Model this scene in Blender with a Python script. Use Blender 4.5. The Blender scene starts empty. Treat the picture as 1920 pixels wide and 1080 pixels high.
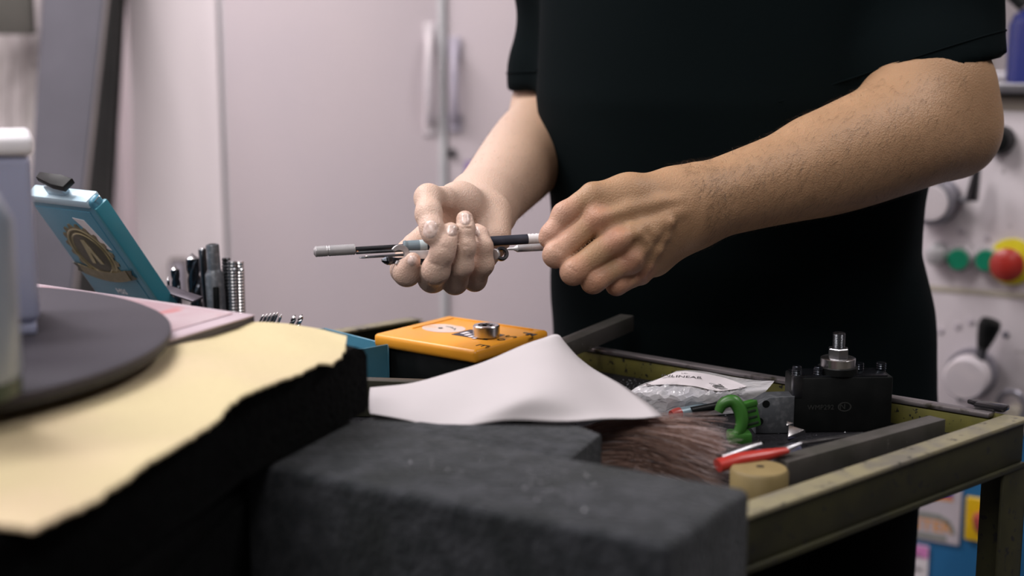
import bpy, bmesh, math, random
import numpy as np
from mathutils import Vector, Matrix
from mathutils.bvhtree import BVHTree

S = bpy.context.scene
COL = S.collection
R = math.radians
random.seed(7)
rng = np.random.default_rng(7)

# ------------------------------------------------------------------ camera, light, exposure
PITCH = R(10.0); FPX = 1920 * 50 / 36.0; CZ = 1.2
cP, sP = math.cos(PITCH), math.sin(PITCH)
cam_d = bpy.data.cameras.new('camera'); cam = bpy.data.objects.new('camera', cam_d); COL.objects.link(cam)
cam.location = (0, 0, CZ); cam.rotation_euler = (R(90) - PITCH, 0, 0)
cam_d.lens = 50; cam_d.sensor_width = 36; cam_d.clip_start = 0.02
cam_d.dof.use_dof = True; cam_d.dof.focus_distance = 1.16; cam_d.dof.aperture_fstop = 3.7
S.camera = cam
S.view_settings.view_transform = 'Standard'; S.view_settings.look = 'None'
S.view_settings.gamma = 1.0; S.view_settings.use_curve_mapping = False
S.view_settings.exposure = 0.0
W = bpy.data.worlds.new('world'); S.world = W; W.use_nodes = True
W.node_tree.nodes['Background'].inputs[0].default_value = (0.80, 0.84, 1.0, 1)
W.node_tree.nodes['Background'].inputs[1].default_value = 0.03


def area(name, loc, target, sx, sy, power, color):
    l = bpy.data.lights.new(name, 'AREA'); l.shape = 'RECTANGLE'; l.size = sx; l.size_y = sy
    l.energy = power; l.color = color
    o = bpy.data.objects.new(name, l); COL.objects.link(o); o.location = loc
    o.rotation_euler = (Vector(target) - Vector(loc)).to_track_quat('-Z', 'Y').to_euler()
    return o


area('ceiling_lamp_bench', (-1.0, 0.95, 2.65), (-0.70, 1.1, 0), 0.35, 1.3, 29, (1.0, 0.95, 0.94))
area('ceiling_lamp_back', (-1.25, 2.0, 2.65), (-1.0, 2.45, 0), 1.2, 0.35, 38, (1.0, 0.94, 0.96))
area('ceiling_lamp_machine', (1.25, 1.1, 2.65), (1.25, 1.4, 0), 0.35, 1.0, 19, (1.0, 0.95, 0.95))
area('fill_light_behind', (-0.55, -0.75, 2.65), (-0.2, 0.3, 0.9), 1.3, 0.5, 24, (1.0, 0.95, 0.92))  # added fill for the camera-facing sides, not a known lamp

# ------------------------------------------------------------------ geometry helpers


def P(px, py, d):
    """World point seen at a pixel, at a distance d along the lens axis."""
    u = (px - 960) / FPX * d; v = (540 - py) / FPX * d
    return Vector((u, d * cP + v * sP, CZ + v * cP - d * sP))


def G(px, py, z):
    """World point seen at a pixel on the level plane z."""
    zc = (540 - py) / FPX * cP - sP
    return P(px, py, (z - CZ) / zc)


def YP(px, py, y):
    """World point seen at a pixel on the upright plane at distance y."""
    return P(px, py, y / (cP + (540 - py) / FPX * sP))


def ray_plane(px, py, o, n):
    d = P(px, py, 1.0) - Vector((0, 0, CZ))
    t = (o - Vector((0, 0, CZ))).dot(n) / d.dot(n)
    return Vector((0, 0, CZ)) + d * t


def frame(o, x, z):
    """4x4 frame: origin o, x axis, z axis (made orthogonal)."""
    x = Vector(x).normalized(); z = Vector(z); z = (z - x * z.dot(x)).normalized(); y = z.cross(x)
    return Matrix(((x.x, y.x, z.x, o[0]), (x.y, y.y, z.y, o[1]), (x.z, y.z, z.z, o[2]), (0, 0, 0, 1)))


def axis_frame(a, b):
    """Frame at a whose z axis runs to b."""
    z = (Vector(b) - Vector(a)).normalized()
    x = Vector((0, 0, 1)).cross(z)
    if x.length < 1e-4: x = Vector((1, 0, 0))
    return frame(a, x, z)


def T(x, y, z): return Matrix.Translation((x, y, z))


def zrot(loc, deg): return Matrix.Translation(loc) @ Matrix.Rotation(R(deg), 4, 'Z')


I4 = Matrix.Identity(4)


def box(bm, M, x0, x1, y0, y1, z0, z1, bev=0.0, seg=2):
    vs = [bm.verts.new(M @ Vector((x, y, z))) for x in (x0, x1) for y in (y0, y1) for z in (z0, z1)]
    q = [(0, 1, 3, 2), (4, 6, 7, 5), (0, 4, 5, 1), (2, 3, 7, 6), (0, 2, 6, 4), (1, 5, 7, 3)]
    fs = [bm.faces.new([vs[i] for i in f]) for f in q]
    if bev > 0:
        es = list({e for f in fs for e in f.edges})
        bmesh.ops.bevel(bm, geom=es, offset=bev, segments=seg, affect='EDGES', profile=0.5)


def lathe(bm, M, prof, n=28, closed=False):
    """prof: (r, z) points, revolved around the local z axis. Closed at ends when r > 0."""
    rings = []
    for r, z in prof:
        if r < 1e-6:
            rings.append([bm.verts.new(M @ Vector((0, 0, z)))])
        else:
            rings.append([bm.verts.new(M @ Vector((r * math.cos(t), r * math.sin(t), z)))
                          for t in (2 * math.pi * i / n for i in range(n))])
    for a, b in zip(rings, rings[1:]):
        if len(a) == 1 and len(b) == 1: continue
        for i in range(n):
            j = (i + 1) % n
            if len(a) == 1: bm.faces.new((a[0], b[j], b[i]))
            elif len(b) == 1: bm.faces.new((a[i], a[j], b[0]))
            else: bm.faces.new((a[i], a[j], b[j], b[i]))
    if prof[0] == prof[-1]: bmesh.ops.remove_doubles(bm, verts=rings[0] + rings[-1], dist=1e-7); return
    if len(rings[0]) > 1: bm.faces.new(rings[0][::-1])
    if len(rings[-1]) > 1: bm.faces.new(rings[-1])


def cyl(bm, a, b, r, r2=None, n=24, bev=None):
    M = axis_frame(a, b); L = (Vector(b) - Vector(a)).length
    r2 = r if r2 is None else r2
    c = min(r, r2) * 0.12 if bev is None else bev
    lathe(bm, M, [(r - c, 0), (r, c), (r2, L - c), (r2 - c, L)], n)


def prism(bm, M, pts, z0, z1, bev=0.0, seg=2):
    a = [bm.verts.new(M @ Vector((x, y, z0))) for x, y in pts]
    b = [bm.verts.new(M @ Vector((x, y, z1))) for x, y in pts]
    n = len(pts)
    fs = [bm.faces.new(a[::-1]), bm.faces.new(b)]
    for i in range(n):
        j = (i + 1) % n
        fs.append(bm.faces.new((a[i], a[j], b[j], b[i])))
    if bev > 0:
        es = list({e for f in fs[:2] for e in f.edges})
        bmesh.ops.bevel(bm, geom=es, offset=bev, segments=seg, affect='EDGES', profile=0.5)


def tube(bm, pts, rad, n=10, flat=1.0, closed=False):
    pts = [Vector(p) for p in pts]; m = len(pts)
    rads = rad if hasattr(rad, '__len__') else [rad] * m
    rings = []; up = Vector((0, 0, 1))
    for i, p in enumerate(pts):
        if closed: t = pts[(i + 1) % m] - pts[i - 1]
        else: t = pts[min(i + 1, m - 1)] - pts[max(i - 1, 0)]
        t.normalize(); x = up.cross(t)
        if x.length < 1e-3: x = Vector((1, 0, 0))
        x.normalize(); y = t.cross(x); up = y
        rings.append([bm.verts.new(p + x * math.cos(a) * rads[i] + y * math.sin(a) * rads[i] * flat)
                      for a in (2 * math.pi * k / n for k in range(n))])
    for i in range(m if closed else m - 1):
        a, b = rings[i], rings[(i + 1) % m]
        for k in range(n):
            bm.faces.new((a[k], a[(k + 1) % n], b[(k + 1) % n], b[k]))
    if not closed:
        bm.faces.new(rings[0][::-1]); bm.faces.new(rings[-1])


def spline(pts, n=8):
    """Catmull-Rom through points (any dimension)."""
    p = [np.array(q, float) for q in pts]; p = [2 * p[0] - p[1]] + p + [2 * p[-1] - p[-2]]
    out = []
    for i in range(1, len(p) - 2):
        for k in range(n):
            t = k / n
            out.append(0.5 * ((2 * p[i]) + (-p[i - 1] + p[i + 1]) * t + (2 * p[i - 1] - 5 * p[i] + 4 * p[i + 1] - p[i + 2]) * t * t
                              + (-p[i - 1] + 3 * p[i] - 3 * p[i + 1] + p[i + 2]) * t ** 3))
    out.append(p[-2])
    return out


# ------------------------------------------------------------------ object helpers


def tag(o, label=None, cat=None, group=None, kind=None):
    if label: o['label'] = label
    if cat: o['category'] = cat
    if group: o['group'] = group
    if kind: o['kind'] = kind
    return o


def thing(name, loc, label, cat, group=None):
    o = bpy.data.objects.new(name, None); COL.objects.link(o); o.location = loc
    o.empty_display_size = 0.02
    return tag(o, label, cat, group)


def obj(name, bm, mat, parent=None, smooth=True, label=None):
    """Link a bmesh built in world coordinates as one mesh object under its parent."""
    bmesh.ops.recalc_face_normals(bm, faces=bm.faces)
    me = bpy.data.meshes.new(name)
    off = world_loc(parent)
    bm.transform(Matrix.Translation(-off)); bm.to_mesh(me); bm.free()
    return link_mesh(name, me, mat, parent, smooth, label)


def world_loc(o):
    v = Vector((0, 0, 0))
    while o is not None: v += o.location; o = o.parent
    return v


def link_mesh(name, me, mat, parent=None, smooth=True, label=None):
    for m in (mat if isinstance(mat, (list, tuple)) else [mat]): me.materials.append(m)
    o = bpy.data.objects.new(name, me); COL.objects.link(o)
    if smooth:
        me.polygons.foreach_set('use_smooth', [True] * len(me.polygons))
        if smooth != 'full':
            try: me.set_sharp_from_angle(angle=R(38))
            except Exception: pass
    if parent is not None: o.parent = parent
    if label: o['label'] = label
    return o


def npmesh(name, v, f, mat, parent=None, smooth='full', label=None):
    off = np.array(world_loc(parent)) if parent is not None else np.zeros(3)
    me = bpy.data.meshes.new(name); me.from_pydata((np.asarray(v) - off).tolist(), [], [list(map(int, q)) for q in f]); me.update()
    return link_mesh(name, me, mat, parent, smooth, label)


def text(name, s, M, size, mat, parent, depth=0.0002, align='CENTER', bold=0.0, sx=1.0):
    cu = bpy.data.curves.new(name, 'FONT'); cu.body = s; cu.size = size; cu.align_x = align; cu.align_y = 'CENTER'
    cu.extrude = depth; cu.offset = bold; cu.resolution_u = 2
    tmp = bpy.data.objects.new(name, cu); COL.objects.link(tmp)
    me = bpy.data.meshes.new_from_object(tmp); bpy.data.objects.remove(tmp)
    me.transform(Matrix.Translation(-world_loc(parent)) @ M @ Matrix.Diagonal((sx, 1, 1, 1)))
    me.materials.clear()
    return link_mesh(name, me, mat, parent, False)


# ------------------------------------------------------------------ materials


def mat(name, col, rough=0.5, metal=0.0, noise=None, bump=None, spec=0.5, trans=0.0, sss=0.0, alpha=1.0, coat=0.0, ior=None, sheen=0.0):
    """noise: (scale, colour2, lo, hi[, detail]) mixed in by object-space noise; bump: (scale, strength, distance)."""
    m = bpy.data.materials.new(name); m.use_nodes = True
    nt = m.node_tree; b = nt.nodes['Principled BSDF']
    b.inputs['Base Color'].default_value = (*col, 1); b.inputs['Roughness'].default_value = rough
    b.inputs['Metallic'].default_value = metal; b.inputs['Specular IOR Level'].default_value = spec
    b.inputs['Transmission Weight'].default_value = trans; b.inputs['Alpha'].default_value = alpha
    b.inputs['Coat Weight'].default_value = coat
    if sheen: b.inputs['Sheen Weight'].default_value = sheen; b.inputs['Sheen Roughness'].default_value = 0.6
    if ior: b.inputs['IOR'].default_value = ior
    if sss:
        b.inputs['Subsurface Weight'].default_value = sss; b.inputs['Subsurface Radius'].default_value = (1.0, 0.35, 0.2)
        b.inputs['Subsurface Scale'].default_value = 0.006
    tc = nt.nodes.new('ShaderNodeTexCoord')
    if noise:
        ns = noise if isinstance(noise, list) else [noise]
        prev = None
        for q in ns:
            n = nt.nodes.new('ShaderNodeTexNoise'); n.inputs['Scale'].default_value = q[0]
            n.inputs['Detail'].default_value = q[4] if len(q) > 4 else 4
            if len(q) > 5:
                mp = nt.nodes.new('ShaderNodeMapping'); mp.inputs['Scale'].default_value = q[5]
                nt.links.new(tc.outputs['Object'], mp.inputs[0]); nt.links.new(mp.outputs[0], n.inputs[0])
            else: nt.links.new(tc.outputs['Object'], n.inputs[0])
            mr = nt.nodes.new('ShaderNodeMapRange'); mr.inputs[1].default_value = q[2]; mr.inputs[2].default_value = q[3]
            nt.links.new(n.outputs['Fac'], mr.inputs[0])
            mx = nt.nodes.new('ShaderNodeMix'); mx.data_type = 'RGBA'
            nt.links.new(mr.outputs[0], mx.inputs[0])
            if prev is None: mx.inputs[6].default_value = (*col, 1)
            else: nt.links.new(prev, mx.inputs[6])
            mx.inputs[7].default_value = (*q[1], 1); prev = mx.outputs[2]
        nt.links.new(prev, b.inputs['Base Color'])
    if bump:
        n = nt.nodes.new('ShaderNodeTexNoise'); n.inputs['Scale'].default_value = bump[0]; n.inputs['Detail'].default_value = 3
        nt.links.new(tc.outputs['Object'], n.inputs[0])
        bp = nt.nodes.new('ShaderNodeBump'); bp.inputs['Strength'].default_value = bump[1]; bp.inputs['Distance'].default_value = bump[2]
        nt.links.new(n.outputs['Fac'], bp.inputs['Height']); nt.links.new(bp.outputs[0], b.inputs['Normal'])
    return m


M = {}
M['wall'] = mat('painted_wall', (.62, .55, .57), .7, noise=(1.5, (.58, .52, .54), .35, .65), bump=(60, .05, .01))
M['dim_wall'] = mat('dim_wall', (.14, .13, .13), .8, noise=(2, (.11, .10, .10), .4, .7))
M['pillar'] = mat('pillar_paint', (.86, .78, .80), .6, noise=(2, (.83, .75, .77), .4, .7))
M['floor'] = mat('concrete', (.20, .19, .19), .6, noise=(5, (.13, .13, .13), .4, .7))
M['ceiling'] = mat('ceiling_white', (.6, .58, .58), .8, bump=(40, .05, .01))
M['locker'] = mat('locker_enamel', (.56, .49, .51), .42, noise=(3, (.53, .47, .50), .4, .7))
M['locker_edge'] = mat('locker_edge', (.55, .55, .56), .4, noise=(9, (.48, .48, .50), .4, .7))
M['handle_grey'] = mat('handle_plastic', (.46, .42, .50), .4, noise=(30, (.42, .39, .47), .4, .6))
M['handle_pale'] = mat('handle_pale', (.68, .62, .64), .35, noise=(30, (.62, .57, .6), .4, .6))
M['dark_metal'] = mat('dark_metal', (.05, .05, .055), .38, .8, noise=(40, (.09, .09, .1), .4, .7))
M['black'] = mat('black_plastic', (.005, .006, .0062), .45, noise=(60, (.009, .010, .0102), .4, .7), spec=.18)
M['black_gloss'] = mat('black_gloss', (.01, .01, .012), .18, noise=(60, (.014, .014, .016), .4, .7))
M['board'] = mat('grey_board', (.092, .088, .108), .75, noise=(6, (.068, .065, .08), .35, .7, 6))
M['board_edge_shade'] = mat('board_edge_shade', (.035, .036, .034), .7, noise=(8, (.05, .05, .046), .4, .7))  # board thickness and the shadow of the gap, put into one dark colour
M['pale_board'] = mat('pale_board', (.40, .36, .36), .8, noise=(5, (.22, .2, .19), .4, .75, 5, (6, 6, .5)))
M['dark_board'] = mat('mossy_dark_board', (.07, .068, .058), .8, noise=(5, (.11, .10, .09), .4, .7))
M['tan'] = mat('tan_edge', (.20, .17, .165), .7, noise=(9, (.16, .14, .14), .4, .7))
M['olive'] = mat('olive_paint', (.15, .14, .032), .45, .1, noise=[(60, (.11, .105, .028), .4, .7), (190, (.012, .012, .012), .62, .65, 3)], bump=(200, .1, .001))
M['olive_shaded'] = mat('olive_shaded_paint', (.034, .033, .012), .5, .1, noise=[(25, (.020, .020, .009), .4, .65), (150, (.012, .012, .012), .63, .66, 3)])  # the cart's olive again, with the shade of the outer faces in the colour
M['worn'] = mat('worn_rail', (.30, .27, .17), .42, .25, noise=[(38, (.20, .185, .15), .42, .62, 8), (110, (.08, .075, .06), .62, .68, 5)], bump=(150, .12, .001))
M['worn_steel'] = mat('worn_rail_steel', (.33, .30, .31), .3, .75, noise=[(45, (.08, .075, .05), .55, .65, 6), (18, (.3, .27, .18), .62, .7)])
M['mat'] = mat('tray_rubber', (.010, .010, .012), .6, noise=(300, (.022, .021, .026), .55, .7), bump=(400, .6, .002), spec=.12)
M['steel'] = mat('steel', (.62, .61, .62), .26, 1.0, noise=(80, (.5, .49, .5), .4, .7))
M['steel_mid'] = mat('steel_mid', (.36, .36, .37), .33, 1.0, noise=(120, (.26, .26, .28), .4, .7))
M['steel_dark'] = mat('steel_dark', (.13, .135, .145), .3, 1.0, noise=(90, (.08, .085, .095), .4, .7))
M['hss'] = mat('black_oxide', (.035, .04, .05), .25, .9, noise=(90, (.06, .065, .075), .4, .7))
M['holder_grey'] = mat('holder_grey', (.13, .14, .155), .42, .6, noise=(200, (.24, .25, .27), .5, .75))
M['bar'] = mat('bar_steel', (.16, .15, .14), .42, .65, noise=[(30, (.10, .10, .085), .4, .7), (150, (.3, .29, .27), .68, .74)], bump=(250, .1, .001))
M['olive_bar'] = mat('olive_bar', (.05, .05, .036), .4, .5, noise=(60, (.05, .05, .035), .4, .7))
M['orange'] = mat('orange_plastic', (.84, .36, .028), .34, noise=(25, (.80, .335, .025), .4, .7), bump=(300, .03, .001), sss=.04)
M['paper'] = mat('white_paper', (.485, .455, .47), .75, noise=(8, (.465, .435, .45), .4, .7), bump=(20, .05, .003))
M['label_white'] = mat('white_label', (.80, .75, .78), .55, noise=(40, (.76, .71, .74), .4, .7))
M['label_grey'] = mat('grey_label', (.55, .50, .54), .5, noise=(40, (.50, .46, .50), .4, .7))
M['worn_sticker'] = mat('worn_sticker', (.66, .55, .50), .5, noise=[(60, (.74, .42, .20), .5, .66, 6), (25, (.60, .48, .44), .4, .7)])
M['ink'] = mat('ink', (.05, .048, .055), .6, noise=(50, (.07, .065, .07), .4, .7))
M['dim_ink'] = mat('dim_ink', (.022, .024, .022), .6, noise=(50, (.034, .035, .034), .4, .7))
M['navy'] = mat('navy_sticker', (.012, .014, .035), .4, noise=(80, (.018, .02, .045), .4, .7))
M['grey_ink'] = mat('grey_ink', (.16, .16, .16), .6, noise=(50, (.2, .2, .2), .4, .7))
M['yellow_cloth'] = mat('yellow_cloth', (.57, .485, .285), .85, noise=[(7, (.575, .46, .30), .45, .65), (250, (.54, .455, .27), .5, .7)], bump=(500, .12, .0006))
M['felt'] = mat('dark_felt', (.0135, .0165, .020), .85, noise=[(75, (.034, .037, .044), .40, .66, 8), (18, (.009, .0118, .013), .5, .7)], bump=(260, .8, .004), sheen=.1, spec=.12)
M['felt_black'] = mat('black_felt', (.0018, .0020, .0022), .9, noise=(120, (.0036, .004, .0042), .4, .7, 5), bump=(260, .8, .003), spec=.08)
M['disc'] = mat('grey_disc', (.062, .057, .071), .6, noise=(12, (.053, .049, .061), .4, .7), bump=(300, .1, .001), spec=.22)
M['disc_rim'] = mat('disc_rim', (.035, .033, .033), .7, noise=(40, (.05, .048, .045), .4, .7))
M['pink'] = mat('pink_card', (.40, .265, .30), .35, noise=[(14, (.46, .36, .39), .45, .6), (30, (.48, .19, .20), .62, .72)])
M['pink_border'] = mat('clear_border', (.54, .43, .48), .25, noise=(30, (.50, .40, .45), .4, .7))
M['card_edge'] = mat('card_edge', (.05, .04, .055), .5, noise=(30, (.08, .07, .08), .4, .7))
M['milk'] = mat('milky_plastic', (.38, .40, .55), .3, noise=(4, (.35, .37, .51), .4, .7), trans=.15, sss=.1)
M['milk_grey'] = mat('milky_grey_plastic', (.27, .31, .38), .3, noise=(4, (.24, .28, .34), .4, .7), trans=.1)
M['milk_top'] = mat('milky_lid', (.82, .80, .84), .4, noise=(6, (.76, .75, .80), .4, .7))
M['dark_green'] = mat('dark_green_plastic', (.02, .035, .02), .4, noise=(30, (.03, .05, .03), .4, .7))
M['blue_case'] = mat('blue_case', (.075, .25, .36), .33, noise=(20, (.065, .225, .33), .4, .7), bump=(200, .05, .001))
M['blue_case_in'] = mat('blue_case_light', (.16, .42, .56), .35, noise=(20, (.14, .38, .52), .4, .7))
M['ice'] = mat('pale_blue_plastic', (.50, .68, .78), .3, noise=(20, (.45, .62, .74), .4, .7))
M['teal'] = mat('teal_plastic', (.035, .22, .29), .4, noise=(20, (.03, .19, .255), .4, .7))
M['bronze'] = mat('bronze_sticker', (.17, .14, .075), .4, .35, noise=(120, (.24, .2, .12), .45, .7))
M['bronze_dark'] = mat('bronze_dark', (.06, .052, .032), .45, .3, noise=(120, (.09, .08, .05), .45, .7))
M['gold'] = mat('pale_gold', (.36, .31, .17), .35, .5, noise=(120, (.45, .4, .25), .45, .7))
M['plate'] = mat('dark_plate', (.06, .05, .065), .4, .5, noise=(80, (.08, .07, .085), .4, .7))
M['shirt'] = mat('black_cotton', (.0020, .0046, .0054), .9, noise=(900, (.0014, .0034, .004), .4, .7), bump=(1500, .25, .0006), spec=.06)
M['trousers'] = mat('black_trousers', (.0016, .0017, .0018), .92, noise=(700, (.0024, .0024, .0026), .4, .7), bump=(900, .2, .0006), spec=.04)
M['shoe'] = mat('black_leather', (.01, .01, .01), .4, noise=(80, (.015, .015, .015), .4, .7))
M['hair'] = mat('dark_hair', (.02, .014, .010), .5, noise=(200, (.03, .02, .015), .4, .7))
M['arm_hair'] = mat('arm_hair', (.035, .022, .012), .5, noise=(200, (.05, .03, .018), .4, .7))
M['nail'] = mat('nail', (.78, .62, .56), .2, noise=(400, (.55, .40, .35), .4, .7), sss=.1)
M['eye'] = mat('eye', (.7, .68, .66), .15, noise=(50, (.66, .64, .62), .4, .7))
M['mach'] = mat('machine_enamel', (.72, .66, .69), .42, noise=[(3, (.68, .63, .655), .4, .7), (40, (.45, .41, .42), .66, .72)])
M['mach_beige'] = mat('machine_beige', (.55, .50, .42), .45, noise=(6, (.50, .46, .38), .4, .7))
M['mach_blue'] = mat('machine_blue', (.016, .125, .29), .4, noise=(6, (.014, .11, .26), .4, .7))
M['tray_metal'] = mat('tray_metal', (.42, .41, .44), .3, .8, noise=(20, (.35, .34, .37), .4, .7))
M['jug_blue'] = mat('blue_jug', (.006, .017, .14), .25, noise=(12, (.005, .013, .11), .4, .7))
M['white'] = mat('white_plastic', (.75, .73, .74), .3, noise=(12, (.70, .68, .69), .4, .7))
M['chrome'] = mat('chrome', (.66, .65, .66), .25, .6, noise=(30, (.62, .61, .62), .4, .7))
M['grey_knob'] = mat('grey_knob', (.28, .27, .31), .3, .4, noise=(30, (.24, .23, .27), .4, .7))
M['green_btn'] = mat('green_button', (.01, .22, .12), .3, noise=(30, (.01, .19, .1), .4, .7))
M['red'] = mat('red_plastic', (.40, .032, .024), .3, noise=(30, (.35, .028, .02), .4, .7))
M['dull_red'] = mat('dull_red', (.33, .05, .045), .35, noise=(30, (.36, .07, .05), .4, .7))
M['yellow'] = mat('yellow_plastic', (.80, .52, .012), .35, noise=(30, (.75, .48, .012), .4, .7))
M['lemon'] = mat('lemon_ring', (.72, .62, .02), .35, noise=(30, (.66, .57, .02), .4, .7))
M['orange_ink'] = mat('orange_ink', (.75, .36, .12), .5, noise=(30, (.7, .34, .12), .4, .7))
M['blue_ink'] = mat('blue_ink', (.05, .05, .38), .5, noise=(30, (.04, .04, .34), .4, .7))
M['red_ink'] = mat('red_ink', (.60, .12, .10), .5, noise=(30, (.55, .1, .09), .4, .7))
M['magenta'] = mat('magenta_print', (.70, .24, .55), .5, noise=(30, (.68, .28, .55), .4, .7))
M['sage'] = mat('sage_print', (.22, .24, .21), .5, noise=(30, (.25, .26, .23), .4, .7))
M['purple'] = mat('purple_sticker', (.28, .18, .42), .5, noise=(30, (.25, .16, .38), .4, .7))
M['clip_green'] = mat('green_clip', (.035, .145, .02), .38, noise=(60, (.03, .12, .016), .4, .7))
M['wood'] = mat('yellow_wood', (.245, .185, .08), .55, noise=(40, (.19, .14, .055), .4, .7, 5))
M['bristle'] = mat('brown_bristle', (.25, .15, .12), .7, noise=(60, (.36, .24, .20), .45, .7))
M['bristle_pale'] = mat('pale_bristle', (.62, .52, .52), .7, noise=(60, (.5, .42, .42), .45, .7))
M['rag'] = mat('navy_rag', (.022, .024, .055), .9, noise=(150, (.05, .05, .09), .5, .7), bump=(200, .8, .004))
M['steel_blue'] = mat('steel_blue_sleeve', (.20, .27, .31), .4, .3, noise=(90, (.25, .32, .36), .4, .7))
M['pale_band'] = mat('pale_band', (.50, .60, .63), .45, noise=(90, (.45, .55, .58), .4, .7))
M['barrel'] = mat('barrel', (.05, .055, .075), .3, .5, noise=(90, (.07, .075, .1), .4, .7))
M['pencil_wood'] = mat('copper_edge', (.5, .2, .08), .4, .4, noise=(90, (.45, .18, .08), .4, .7))
M['satin'] = mat('satin_steel', (.52, .51, .52), .38, .45, noise=(120, (.44, .43, .45), .4, .7))
M['swarf'] = mat('swarf', (.30, .30, .33), .35, .8, noise=(40, (.2, .2, .22), .4, .7))


def bag_material():
    m = mat('clear_bag', (.86, .85, .89), .12, noise=(60, (.74, .74, .80), .4, .7), bump=(55, .6, .006), spec=.6)
    nt = m.node_tree; b = nt.nodes['Principled BSDF']; b.inputs['Alpha'].default_value = .72
    return m


M['bag'] = bag_material()


def skin_material():
    m = mat('skin', (.40, .235, .15), .5, sss=.12, spec=.35)
    nt = m.node_tree; b = nt.nodes['Principled BSDF']; tc = nt.nodes['Texture Coordinate']
    n1 = nt.nodes.new('ShaderNodeTexNoise'); n1.inputs['Scale'].default_value = 28; n1.inputs['Detail'].default_value = 5
    n2 = nt.nodes.new('ShaderNodeTexNoise'); n2.inputs['Scale'].default_value = 420; n2.inputs['Detail'].default_value = 2
    at = nt.nodes.new('ShaderNodeAttribute'); at.attribute_name = 'blush'
    a2 = nt.nodes.new('ShaderNodeAttribute'); a2.attribute_name = 'pale'  # brightens the right arm: light from the left put into the skin colour
    for n in (n1, n2): nt.links.new(tc.outputs['Object'], n.inputs[0])
    mx = nt.nodes.new('ShaderNodeMix'); mx.data_type = 'RGBA'
    mx.inputs[6].default_value = (.42, .255, .145, 1); mx.inputs[7].default_value = (.34, .20, .11, 1)
    nt.links.new(n1.outputs['Fac'], mx.inputs[0])
    m2 = nt.nodes.new('ShaderNodeMix'); m2.data_type = 'RGBA'; m2.inputs[7].default_value = (.52, .235, .17, 1)
    nt.links.new(mx.outputs[2], m2.inputs[6]); nt.links.new(at.outputs['Fac'], m2.inputs[0])
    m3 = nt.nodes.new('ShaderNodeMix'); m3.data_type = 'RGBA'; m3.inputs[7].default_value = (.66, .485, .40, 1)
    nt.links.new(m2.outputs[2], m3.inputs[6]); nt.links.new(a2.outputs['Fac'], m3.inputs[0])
    nt.links.new(m3.outputs[2], b.inputs['Base Color'])
    wv = nt.nodes.new('ShaderNodeTexVoronoi'); wv.inputs['Scale'].default_value = 700
    nt.links.new(tc.outputs['Object'], wv.inputs[0])
    ad = nt.nodes.new('ShaderNodeMath'); ad.operation = 'ADD'
    nt.links.new(n2.outputs['Fac'], ad.inputs[0]); nt.links.new(wv.outputs['Distance'], ad.inputs[1])
    bp = nt.nodes.new('ShaderNodeBump'); bp.inputs['Strength'].default_value = .25; bp.inputs['Distance'].default_value = .0012
    nt.links.new(ad.outputs[0], bp.inputs['Height']); nt.links.new(bp.outputs[0], b.inputs['Normal'])
    return m


M['skin'] = skin_material()

# ------------------------------------------------------------------ implicit surfaces


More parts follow.
